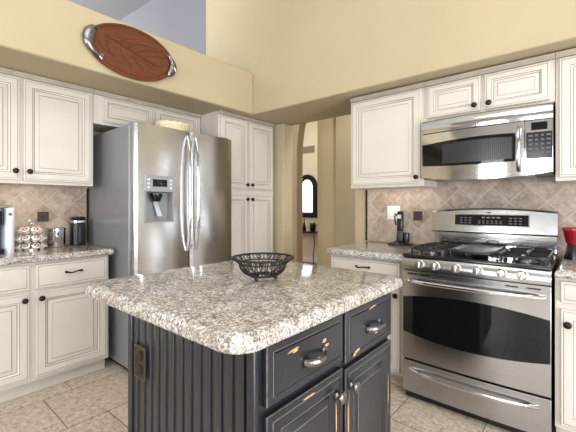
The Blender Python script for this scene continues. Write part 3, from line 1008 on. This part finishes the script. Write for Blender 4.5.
hood_patch('display_bezel', -0.734, -0.274, 1.092, 1.176, 0.0015, 'chrome', gp_)
marks = []
for (uu, zz, w, h) in ([(-0.70 + 0.028 * i, 1.150 - 0.018 * j, 0.016, 0.004) for i in range(3) for j in range(3)] +
                       [(-0.585 + 0.026 * i, 1.128 - 0.014 * j, 0.013, 0.004) for i in range(6) for j in range(2)] +
                       [(-0.56 + 0.03 * i, 1.152, 0.020, 0.009) for i in range(4)] +
                       [(-0.40 + 0.028 * i, 1.150 - 0.018 * j, 0.016, 0.004) for i in range(3) for j in range(3)]):
    marks.append((uu + 0.018, zz, w, h))
hood_patch('display', -0.726, -0.282, 1.098, 1.170, 0.0025, ['glass', 'ink'], gp_, marks=marks)
hood_patch('nameplate', -0.524, -0.498, 1.183, 1.189, 0.0012, 'black', gp_, 2)

# ------------------------------------------------------------------ microwave
MX0, MX1 = -0.904, -0.146
MWd = MX1 - MX0
mw = empty('microwave', (-0.52, 2.72, 1.418), 'stainless over-the-range microwave hung below short cabinet', 'microwave')
build('body', MB().box(MX0 + 0.003, MX1 - 0.001, 2.585, 2.905, 1.424, 1.845), 'plastic_k', mw, 0.002)
FM = F_back(2.583)
mb = cb(0.028, 0.030)
tq = lambda u: (u - MX0) / MWd
DR = -0.281     # right edge of the door


def mpanel(u0, u1, zb, zt, off, nb=0.0005, N=24):
    """piece of the microwave's bowed front between u0 and u1"""
    b = MB(FM); loops = []
    for k in range(N + 1):
        u = u0 + (u1 - u0) * k / N; t = tq(u)
        zb_, zt_ = (zb(t) if callable(zb) else zb), (zt(t) if callable(zt) else zt)
        loops.append([(u, nb, zb_), (u, mb(t) + off, zb_), (u, mb(t) + off, zt_), (u, nb, zt_)])
    b.loft(loops); return b


b = MB(FM); loops = []
for k in range(25):
    t = k / 24; u = MX0 + MWd * t; q = mb(t)
    loops.append([(u, 0.0005, 1.746), (u, q, 1.746), (u, q + 0.002, 1.751), (u, q + 0.001, 1.805), (u, q - 0.008, 1.832), (u, q - 0.020, 1.842), (u, 0.0005, 1.842)])
b.loft(loops)
zbt = cb(1.432, -0.028)
build('top_grille', b, 'chrome', mw, 0.001)
dr_ = build('door', mpanel(MX0, DR - 0.002, zbt, 1.742, 0.0), 'chrome', mw, 0.002)
zw0 = lambda t: 1.517 - 0.014 * (1 - (2 * t - 1) ** 2)
zw1 = lambda t: 1.664 + 0.020 * (1 - (2 * t - 1) ** 2)
wn = build('window', mpanel(MX0 + 0.006, -0.305, zw0, zw1, 0.0015, 0.02), 'glass', dr_)
b = mpanel(-0.755, -0.345, lambda t: zw0(t) + 0.018, lambda t: zw1(t) - 0.022, 0.0022, 0.021)
mm = NT('perforated_screen'); pp = mm.obj()
vv = mm.n('ShaderNodeTexVoronoi', {'Vector': mm.mapping(pp, scale=(1, 0.0, 1)), 'Scale': 90.0, 'Randomness': 0.0})
mm.set(Base_Color=mm.ramp(vv.outputs['Distance'], [(0.25, srgb(18, 18, 20)), (0.42, srgb(58, 60, 65))]), Roughness=0.25, Metallic=0.3)
M['screen'] = mm.m
build('screen', b, 'screen', wn)
b = MB(FM)
pts = []
for k in range(21):
    t = k / 20
    pts.append((-0.311, mb(tq(-0.311)) + 0.004 + 0.040 * (1 - abs(2 * t - 1) ** 4), 1.448 + 0.262 * t))
b.tube(pts, 0.0115, 10, flat=1.1)
build('handle', b, 'chrome', dr_)
pn = build('control_panel', mpanel(DR + 0.001, MX1, zbt, 1.742, 0.0, N=10), 'chrome', mw, 0.002)
kp = build('keypad', mpanel(DR + 0.006, MX1 - 0.003, 1.515, 1.672, 0.0015, 0.02, 10), 'black', pn)
build('display', mpanel(-0.250, -0.172, 1.684, 1.730, 0.0015, 0.02, 6), 'glass', pn)
rows = [1.652, 1.626, 1.600, 1.574, 1.548]
for j, z in enumerate(rows):
    for i in range(4):
        u = -0.253 + 0.029 * i
        w = 0.0105 if i in (0, 3) else 0.007
        bb = mpanel(u - w, u + w, z - 0.006, z + 0.006, 0.0028, 0.03, 2)
        build('button', bb, 'key', kp)
build('underside_lamp_panel', MB().box(-0.80, -0.24, 2.62, 2.86, 1.417, 1.4235), 'grey_p', mw)


# ------------------------------------------------------------------ platter with fish handles
FS = F_left(-2.552)
pc, pz, pa, pb_, pphi = 1.232, 2.352, 0.322, 0.190, math.radians(2)


def P2(x, y):
    return (pc + x * math.cos(pphi) - y * math.sin(pphi), pz + x * math.sin(pphi) + y * math.cos(pphi))


def ell(s, n, N=64):
    o = []
    for k in range(N):
        a = 2 * PI * k / N
        u, z = P2((pa - (1 - s) * 0.16) * math.cos(a), (pb_ - (1 - s) * 0.16) * math.sin(a)); o.append((u, n, z))
    return o


pl = empty('serving_platter', (-2.55, pc, pz - 0.17), 'oval carved red wood platter with metal fish handles on the soffit', 'platter')
b = MB(FS)
b.loft([ell(0.90, 0.002), ell(0.97, 0.010), ell(1.0, 0.022), ell(0.985, 0.026), ell(0.90, 0.026), ell(0.87, 0.020), ell(0.82, 0.0195), ell(0.79, 0.0225), ell(0.76, 0.0225)],
       [0, 0, 0, 0, 0, 1, 1, 0, 0], True, True, False)
dish = shade(build('dish', b, ['platter', 'platter'], pl), 30)
b = MB(FS)


def vein(pts, r=0.0022):
    q = [(P2(x, y)[0], 0.0226, P2(x, y)[1]) for x, y in pts]
    b.tube(q, r, 6)


def qb(p0, p1, p2, n=10):
    return [((1 - t) ** 2 * p0[0] + 2 * (1 - t) * t * p1[0] + t * t * p2[0], (1 - t) ** 2 * p0[1] + 2 * (1 - t) * t * p1[1] + t * t * p2[1]) for t in [k / n for k in range(n + 1)]]


vein(qb((-0.20, 0.07), (-0.05, 0.02), (0.17, -0.045)), 0.003)
for p in (((-0.04, 0.03), (0.02, 0.09), (0.12, 0.085)), ((0.02, 0.005), (0.09, 0.07), (0.20, 0.06)), ((0.08, -0.012), (0.14, 0.035), (0.25, 0.03)), ((-0.10, 0.045), (-0.07, 0.10), (0.02, 0.105)),
          ((-0.09, 0.042), (-0.12, -0.03), (-0.02, -0.095)), ((0.0, 0.01), (-0.02, -0.05), (0.07, -0.095)), ((0.08, -0.015), (0.08, -0.06), (0.16, -0.085)), ((-0.17, 0.062), (-0.22, 0.0), (-0.14, -0.07)),
          ((-0.25, 0.02), (-0.22, -0.03), (-0.17, -0.05))):
    vein(qb(*p))
build('carved_veins', b, 'platter_d', dish)


def fish(name, sgn):
    """metal fish bent round one end of the platter: head at the top, tail turned in over the dish"""
    b = MB(FS); N = 24; loops = []
    if sgn < 0: ctrl = [(-0.268, 0.100), (-0.305, 0.045), (-0.312, -0.020), (-0.280, -0.070), (-0.225, -0.092)]
    else: ctrl = [(0.268, 0.066), (0.292, 0.040), (0.312, -0.004), (0.300, -0.056), (0.262, -0.100)]

    def at(t):
        q = t * (len(ctrl) - 1); i = min(int(q), len(ctrl) - 2); f = q - i
        p = [ctrl[max(0, min(len(ctrl) - 1, i + k))] for k in (-1, 0, 1, 2)]
        return tuple(0.5 * (2 * p[1][d] + (p[2][d] - p[0][d]) * f + (2 * p[0][d] - 5 * p[1][d] + 4 * p[2][d] - p[3][d]) * f * f + (3 * p[1][d] - p[0][d] - 3 * p[2][d] + p[3][d]) * f ** 3) for d in (0, 1))

    def width(t):
        h = [(0, 0.006), (0.06, 0.022), (0.2, 0.036), (0.38, 0.038), (0.6, 0.026), (0.78, 0.013), (0.86, 0.010), (0.94, 0.024), (1.0, 0.030)]
        for (a0, w0), (a1, w1) in zip(h, h[1:]):
            if t <= a1: return w0 + (w1 - w0) * (t - a0) / (a1 - a0)
        return h[-1][1]
    for k in range(N + 1):
        t = k / N if sgn < 0 else 1 - k / N
        tt = k / N
        x, y = at(t); x2, y2 = at(min(1, t + 0.01)); x1, y1 = at(max(0, t - 0.01))
        L = math.hypot(x2 - x1, y2 - y1); nx, ny = (y2 - y1) / L, -(x2 - x1) / L
        w = width(tt) * (1.0 if sgn < 0 else 0.86); hh = min(0.024, 0.006 + 0.55 * w) if tt < 0.84 else 0.006
        l = []
        for j in range(12):
            q = 2 * PI * j / 12
            u, z = P2(x + nx * w * math.cos(q), y + ny * w * math.cos(q))
            l.append((u, 0.036 + hh * math.sin(q), z))
        loops.append(l)
    b.loft(loops, 0, True, True, True)
    te = 0.10 if sgn < 0 else 0.90
    x, y = at(te); u, z = P2(x + 0.008, y); b.sphere((u, 0.056, z), 0.006, 1, 10, 8)
    # side fin
    x, y = at(0.36 if sgn < 0 else 0.64)
    u, z = P2(x, y); u2, z2 = P2(x - 0.012 * sgn * -1, y - 0.030)
    b.tube([(u, 0.058, z), (u2, 0.058, z2)], [0.010, 0.003], 8, 0)
    return build(name, b, ['pewter', 'bronze'], pl)


fish('fish_handle', -1); fish('fish_handle', 1)

# ------------------------------------------------------------------ things on the left counter
CZ = 0.9145
# coffee machine
cm = empty('coffee_machine', (-3.08, 0.50, CZ), 'silver and black single-cup coffee machine at the left picture edge', 'coffee machine')
b = MB()
b.loft([rrect(-3.20, -2.955, 0.38, 0.438, (0.03, 0.02, 0.02, 0.03), 0, z, 4) for z in (CZ, CZ + 0.305)])
b.loft([rrect(-3.20, -2.955, 0.562, 0.618, (0.03, 0.02, 0.02, 0.03), 0, z, 4) for z in (CZ, CZ + 0.305)])
build('side_shell', b, 'plastic_g', cm, 0.006)
build('back_panel', MB().box(-3.20, -3.08, 0.4385, 0.5615, CZ, CZ + 0.26), 'plastic_k', cm, 0.004)
b = MB(); b.loft([rrect(-3.19, -2.93, 0.4385, 0.5615, (0.02, 0.05, 0.05, 0.02), i, z, 5) for i, z in ((0.01, CZ + 0.19), (0, CZ + 0.20), (0, CZ + 0.285), (0.012, CZ + 0.30))])
build('brew_head', b, 'plastic_k', cm)
b = MB(); b.tube([(-3.06, 0.40, CZ + 0.300), (-2.99, 0.40, CZ + 0.318), (-2.925, 0.43, CZ + 0.312), (-2.905, 0.50, CZ + 0.305), (-2.925, 0.57, CZ + 0.312), (-2.99, 0.60, CZ + 0.318), (-3.06, 0.60, CZ + 0.300)], 0.010, 8)
build('lift_handle', b, 'chrome', cm)
b = MB(); b.loft([rrect(-3.075, -2.905, 0.4385, 0.5615, (0.002, 0.05, 0.05, 0.002), i, z, 5) for i, z in ((0, CZ), (0, CZ + 0.03), (0.006, CZ + 0.034))])
build('drip_tray', b, 'plastic_k', cm)
b = MB(F_left(-2.953)); b.lathe([(0, 0), (0.010, 0), (0.010, 0.001), (0, 0.0015)], (0.590, 0, CZ + 0.262), 'n', 16)
build('emblem', b, 'key', cm)

# pod carousel
kx, ky = -3.115, 0.742
kc = empty('pod_carousel', (kx, ky, CZ), 'three-tier chrome wire coffee pod carousel beside the coffee machine', 'carousel')
b = MB(); b.lathe([(0, 0), (0.062, 0), (0.062, 0.006), (0.05, 0.010), (0, 0.011)], (kx, ky, CZ), 'z', 24)
build('base', b, 'chrome', kc)
b = MB(); b.tube([(kx, ky, CZ + 0.011), (kx, ky, CZ + 0.185)], 0.004, 8)
ringk = [(kx, ky + 0.014 * math.cos(a), CZ + 0.199 + 0.014 * math.sin(a)) for a in [2 * PI * k / 12 for k in range(12)]]
b.tube(ringk, 0.003, 6, closed=True)
build('post', b, 'chrome', kc)
tiers = [(0.030, 0.088, 'bottom'), (0.088, 0.084, 'middle'), (0.146, 0.066, 'top')]
pod_spots = []
for h, rr, nm in tiers:
    b = MB()
    n = 9 if nm != 'top' else 7
    for k in range(n):
        a = 2 * PI * (k + 0.25) / n
        px, py = kx + rr * math.cos(a), ky + rr * math.sin(a)
        cr = 0.0262
        tilt = 0.75
        # ring in which the pod sits, tilted outwards
        T = Matrix.Translation((px, py, CZ + h)) @ Matrix.Rotation(a, 4, 'Z') @ Matrix.Rotation(tilt, 4, 'Y')
        pts = [tuple(T @ Vector((cr * math.cos(q), cr * math.sin(q), 0.0))) for q in [2 * PI * j / 14 for j in range(14)]]
        b.tube(pts, 0.0015, 5, closed=True)
        inner = T @ Vector((-cr, 0, 0))
        b.tube([(kx, ky, CZ + h + 0.010), tuple(inner)], 0.0016, 5)
        pod_spots.append((T, nm))
    build('tier', b, 'chrome', kc)


def pod_mesh():
    b = MB()
    b.lathe([(0, -0.034), (0.0165, -0.034), (0.018, -0.030), (0.0225, 0.001), (0.0245, 0.002), (0.0245, 0.0035), (0.0225, 0.004)], (0, 0, 0), 'z', 14, 0)
    b.lathe([(0.0225, 0.0042), (0.021, 0.0052), (0.008, 0.0056), (0, 0.0056)], (0, 0, 0), 'z', 14, 1)
    b.lathe([(0.0155, 0.0050), (0.0150, 0.0060), (0.0085, 0.0062), (0.0080, 0.0055)], (0, 0, 0), 'z', 14, 2)
    return b


proto = None
for T, nm in pod_spots:
    if proto is None:
        proto = build('coffee_pod', pod_mesh(), ['cup', 'foil', 'lidprint'])
        off = WL[proto].copy(); o = proto
    else:
        o = proto.copy(); COL.objects.link(o)
    o.matrix_world = T @ Matrix.Translation(off + Vector((0, 0, 0.0016)))
    tag(o, {'bottom': 'foil-lidded coffee pod in the bottom ring of the chrome carousel', 'middle': 'foil-lidded coffee pod in the middle ring of the chrome carousel',
            'top': 'foil-lidded coffee pod in the top ring of the chrome carousel'}[nm], 'coffee pod', 'coffee pods in the %s ring of the carousel' % nm)

# steel canister
cn = empty('canister', (-3.175, 0.925, CZ), 'polished steel canister between pod carousel and black canister', 'canister')
b = MB(); b.lathe([(0, 0), (0.060, 0), (0.062, 0.004), (0.062, 0.126), (0, 0.126)], (-3.175, 0.925, CZ), 'z', 32)
build('body', b, 'chrome', cn)
b = MB(); b.lathe([(0, 0.1265), (0.064, 0.1265), (0.064, 0.142), (0.060, 0.147), (0, 0.148)], (-3.175, 0.925, CZ), 'z', 32)
build('lid', b, 'chrome', cn)
# black grinder-like canister
gc = empty('canister', (-3.165, 1.075, CZ), 'tall black canister with silver shoulders nearest the refrigerator', 'canister')
b = MB(); b.loft([rrect(-3.215, -3.115, 1.025, 1.125, (0.025,) * 4, i, z, 5) for i, z in ((0.003, CZ), (0, CZ + 0.004), (0, CZ + 0.178), (0.004, CZ + 0.182))])
build('body', b, 'plastic_k', gc)
b = MB(); b.loft([rrect(-3.215, -3.115, 1.025, 1.125, (0.025,) * 4, i, z, 5) for i, z in ((0.002, CZ + 0.1825), (0.002, CZ + 0.200), (0.008, CZ + 0.205))])
build('collar', b, 'chrome', gc)
b = MB(); b.loft([rrect(-3.215, -3.115, 1.025, 1.125, (0.025,) * 4, i, z, 5) for i, z in ((0.004, CZ + 0.2055), (0.001, CZ + 0.210), (0.001, CZ + 0.224), (0.012, CZ + 0.231))])
build('lid', b, 'plastic_k', gc)
b = MB(F_left(-3.1148)); b.box(1.066, 1.078, 0.0, 0.0015, CZ + 0.03, CZ + 0.15)
build('front_strip', b, 'darkgrey', gc)


# ------------------------------------------------------------------ wall plates
def accent(label, fr, u, z):
    b = MB(fr)
    s = 0.037
    b.rings(u - s, u + s, z - s, z + s, [(0, 0.0005, 0), (0, 0.005, 0), (0.004, 0.007, 0), (0.007, 0.0045, 0), (0.010, 0.0045, 0)])
    for i in (-1, 1):
        for j in (-1, 1):
            b.lathe([(0.011, 0.0045), (0.009, 0.008), (0.004, 0.0085), (0, 0.007)], (u + i * 0.0125, 0, z + j * 0.0125), 'n', 12)
    b.lathe([(0.007, 0.0045), (0.005, 0.009), (0, 0.0095)], (u, 0, z), 'n', 12)
    o = build('accent_tile', b, 'accent'); tag(o, label, 'tile', 'bronze accent tiles')


accent('dark bronze embossed accent tile above the pod carousel', F_left(XL + 0.0112), 0.858, 1.148)
accent('dark bronze embossed accent tile left of the range backguard', F_back(YB - 0.0112), -1.06, 1.152)
sw = empty('switch_plate', (-1.268, YB - 0.012, 1.115), 'white switch plate on the stone backsplash behind the black handset', 'switch')
build('cover_plate', MB(F_back(YB - 0.0112)).rings(-1.325, -1.212, 1.115, 1.232, [(0, 0.0005, 0), (0, 0.004, 0), (0.004, 0.0065, 0)]), 'white', sw)
for u in (-1.291, -1.246):
    build('rocker', MB(F_back(YB - 0.0112)).box(u - 0.016, u + 0.016, 0.0067, 0.0105, 1.141, 1.206), 'white', sw, 0.001)

# ------------------------------------------------------------------ things by the range
hs = empty('handset_stand', (-1.165, 2.80, CZ), 'black upright handset on a round black base on the counter', 'appliance')
b = MB(); b.lathe([(0, 0), (0.100, 0), (0.104, 0.006), (0.096, 0.013), (0.06, 0.020), (0.045, 0.030), (0, 0.031)], (-1.165, 2.80, CZ), 'z', 32)
build('base', b, 'black', hs)
b = MB(); b.loft([rrect(-1.198 + 0, -1.140, 2.785, 2.830, (0.014,) * 4, i, z, 4) for i, z in ((0.004, CZ + 0.0312), (0, CZ + 0.04), (0.002, CZ + 0.10), (0.006, CZ + 0.112))])
build('cradle', b, 'darkgrey', hs)
b = MB(); b.loft([[(x, y + dy, z) for x, y, _ in rrect(-1.194, -1.144, 2.790, 2.826, (0.012,) * 4, i, 0, 4)] for i, z, dy in ((0.002, CZ + 0.1125, 0), (0.0, CZ + 0.13, 0), (0.0, CZ + 0.262, 0.004), (0.006, CZ + 0.276, 0.005))])
hd = build('handset', b, 'plastic_k', hs)
b = MB(F_back(2.789)); b.box(-1.184, -1.154, 0.0, 0.002, CZ + 0.215, CZ + 0.245)
build('screen', b, 'plastic_g', hd)
b = MB(); b.tube([(-1.196, 2.81, CZ + 0.235), (-1.212, 2.808, CZ + 0.255), (-1.215, 2.806, CZ + 0.235), (-1.213, 2.806, CZ + 0.20), (-1.205, 2.808, CZ + 0.16)], 0.007, 8)
build('side_grip', b, 'plastic_k', hd)
b = MB(); b.lathe([(0, 0), (0.022, 0), (0.024, 0.05), (0.020, 0.075), (0, 0.078)], (-1.118, 2.815, CZ + 0.024), 'z', 16)
build('side_holder', b, 'plastic_k', hs)

bx, by = -0.052, 2.70
rj = empty('red_jar', (bx, by, CZ), 'red jar on a black base at the right picture edge', 'appliance')
b = MB(); b.lathe([(0, 0), (0.050, 0), (0.050, 0.012), (0.040, 0.05), (0.036, 0.085), (0.034, 0.09), (0, 0.09)], (bx, by, CZ), 'z', 28)
build('base', b, 'plastic_k', rj)
b = MB(); b.lathe([(0, 0.0905), (0.036, 0.0905), (0.042, 0.10), (0.056, 0.168), (0.058, 0.172), (0, 0.172)], (bx, by, CZ), 'z', 28)
build('jar', b, 'red', rj)
b = MB(); b.lathe([(0, 0.1725), (0.060, 0.1725), (0.060, 0.186), (0.052, 0.190), (0, 0.190)], (bx, by, CZ), 'z', 28)
build('lid', b, 'red', rj)

# ------------------------------------------------------------------ wire bowl on the island
wx, wy, wz = -1.000, 1.020, 0.9360
wb = empty('wire_bowl', (wx, wy, wz), 'round black scrolled wire bowl on the island countertop', 'bowl')
prof = lambda t: (0.052 + 0.044 * math.sin(t * PI / 2) ** 0.8, 0.016 + 0.049 * t ** 1.25)      # side
flare = [(0.104, 0.072), (0.123, 0.098)]


def bp(a, r, z):
    return (wx + r * math.cos(a), wy + r * math.sin(a), wz + z)


def circ(r, z, N=48):
    return [bp(2 * PI * k / N, r, z) for k in range(N)]


b = MB(); b.tube(circ(0.125, 0.087), 0.0045, 8, closed=True); b.tube(circ(0.097, 0.066), 0.0032, 6, closed=True)
NS = 15
for k in range(NS):
    a0 = 2 * PI * k / NS
    pts = []
    for j in range(15):
        t = j / 14
        ang = t * 3.4 * PI
        rr = 1 - 0.72 * t
        du = 0.11 * rr * math.cos(ang + 0.5); dv = 0.45 * rr * math.sin(ang + 0.5)
        v = 0.5 + dv
        pts.append(bp(a0 + du, 0.097 + 0.028 * v, 0.066 + 0.022 * v))
    b.tube(pts, 0.0022, 5)
    b.tube([bp(a0 + PI / NS, 0.097, 0.066), bp(a0 + PI / NS, 0.124, 0.087)], 0.0022, 5)
build('rim', b, 'wire', wb)
b = MB()
b.tube(circ(0.052, 0.016, 32), 0.0035, 6, closed=True)
b.tube(circ(0.030, 0.014, 24), 0.0025, 6, closed=True)
for k in range(NS):
    a0 = 2 * PI * k / NS
    b.tube([bp(a0, *prof(j / 6)) for j in range(7)], 0.0024, 5)
    b.tube([bp(a0, 0.052, 0.016), bp(a0, 0.030, 0.014)], 0.0022, 5)
    pts = []
    for j in range(17):
        t = j / 16; ang = t * 3.6 * PI; rr = 1 - 0.72 * t
        v = 0.55 + 0.36 * rr * math.sin(ang + 1.2)
        r_, z_ = prof(max(0.02, min(0.98, v)))
        pts.append(bp(a0 + PI / NS + 0.13 * rr * math.cos(ang + 1.2), r_, z_))
    b.tube(pts, 0.0020, 5)
build('basket', b, 'wire', wb)
for k in range(3):
    a = math.radians(-75 + 120 * k)
    b = MB(); b.sphere(bp(a, 0.052, 0.0085), 0.0085, 0, 10, 8)
    b.tube([bp(a, 0.052, 0.012), bp(a, 0.052, 0.018)], 0.004, 6)
    build('foot', b, 'wire', wb)

# ------------------------------------------------------------------ hall furniture
HY = 6.198
vt = MB(F_back(HY)); vt.rings(-4.86, -4.50, 2.40, 2.55, [(0, 0.001, 0), (0, 0.012, 0), (0.02, 0.014, 0), (0.022, 0.008, 0)])
for k in range(5):
    vt.box(-4.835, -4.525, 0.008, 0.014, 2.428 + 0.02 * k, 2.436 + 0.02 * k)
tag(build('air_vent', vt, 'vent'), 'small tan air vent high on the far hall wall', 'vent')
mr = empty('wall_mirror', (-4.70, HY, 1.0), 'black arched mirror on the far hall wall above the console', 'mirror')


def arch(x0, x1, z0, zs, n, N=16):
    r = (x1 - x0) / 2; c = (x0 + x1) / 2
    return [(x0, n, z0), (x1, n, z0)] + [(c + r * math.cos(PI * k / N), n, zs + r * math.sin(PI * k / N)) for k in range(N + 1)]


b = MB(F_back(HY)); b.loft([arch(-4.97, -4.42, 0.98, 1.65, 0.002), arch(-4.97, -4.42, 0.98, 1.65, 0.03), arch(-4.95, -4.44, 1.0, 1.65, 0.04), arch(-4.86, -4.53, 1.09, 1.65, 0.04), arch(-4.86, -4.53, 1.09, 1.65, 0.02)])
build('frame', b, 'bronze', mr)
b = MB(F_back(HY)); b.loft([arch(-4.857, -4.533, 1.093, 1.65, 0.0205), arch(-4.857, -4.533, 1.093, 1.65, 0.023)])
build('glass', b, 'mirror', mr)
tb_ = empty('console_table', (-4.72, 6.02, 0), 'narrow console table with iron legs against the far hall wall', 'table')
build('tabletop', MB().box(-5.0, -4.28, 5.88, 6.18, 0.66, 0.69), 'bronze', tb_, 0.004)
for x in (-4.96, -4.32):
    for y in (5.92, 6.15):
        b = MB(); b.tube([(x, y, 0.659), (x + 0.02, y, 0.45), (x - 0.015, y, 0.2), (x, y, 0.001)], 0.011, 6)
        build('leg', b, 'bronze', tb_)
pt = empty('potted_plant', (-4.42, 6.02, 0.691), 'dark potted plant on the hall console table', 'plant')
b = MB(); b.lathe([(0, 0), (0.05, 0), (0.07, 0.09), (0.066, 0.09), (0.05, 0.08), (0, 0.08)], (-4.42, 6.02, 0.691), 'z', 16)
build('pot', b, 'bronze', pt)
b = MB()
for k in range(46):
    a = random.random() * 2 * PI; e = random.random() * 1.3 + 0.1; L = 0.09 + 0.09 * random.random()
    d = Vector((math.cos(a) * math.cos(e), math.sin(a) * math.cos(e) * 0.8, math.sin(e))); s = d.cross(Vector((0, 0, 1))).normalized() * 0.018
    o0 = Vector((-4.42, 6.02, 0.77)); m_ = o0 + d * L * 0.6; tip = o0 + d * L
    b.add([tuple(o0), tuple(m_ + s), tuple(tip), tuple(m_ - s)], [(0, 1, 2, 3)])
    b.add([tuple(o0 + Vector((0, 0, .002))), tuple(m_ + s + Vector((0, 0, .002))), tuple(tip + Vector((0, 0, .002))), tuple(m_ - s + Vector((0, 0, .002)))], [(3, 2, 1, 0)])
build('foliage', b, 'leaf', pt)
vs = empty('vase', (-4.66, 6.03, 0.691), 'slim dark vase on the hall console beside the plant', 'vase')
b = MB(); b.lathe([(0, 0), (0.035, 0), (0.045, 0.05), (0.03, 0.13), (0.012, 0.2), (0.016, 0.27), (0.012, 0.27), (0.009, 0.2), (0, 0.2)], (-4.66, 6.03, 0.691), 'z', 16)
build('body', b, 'bronze', vs)
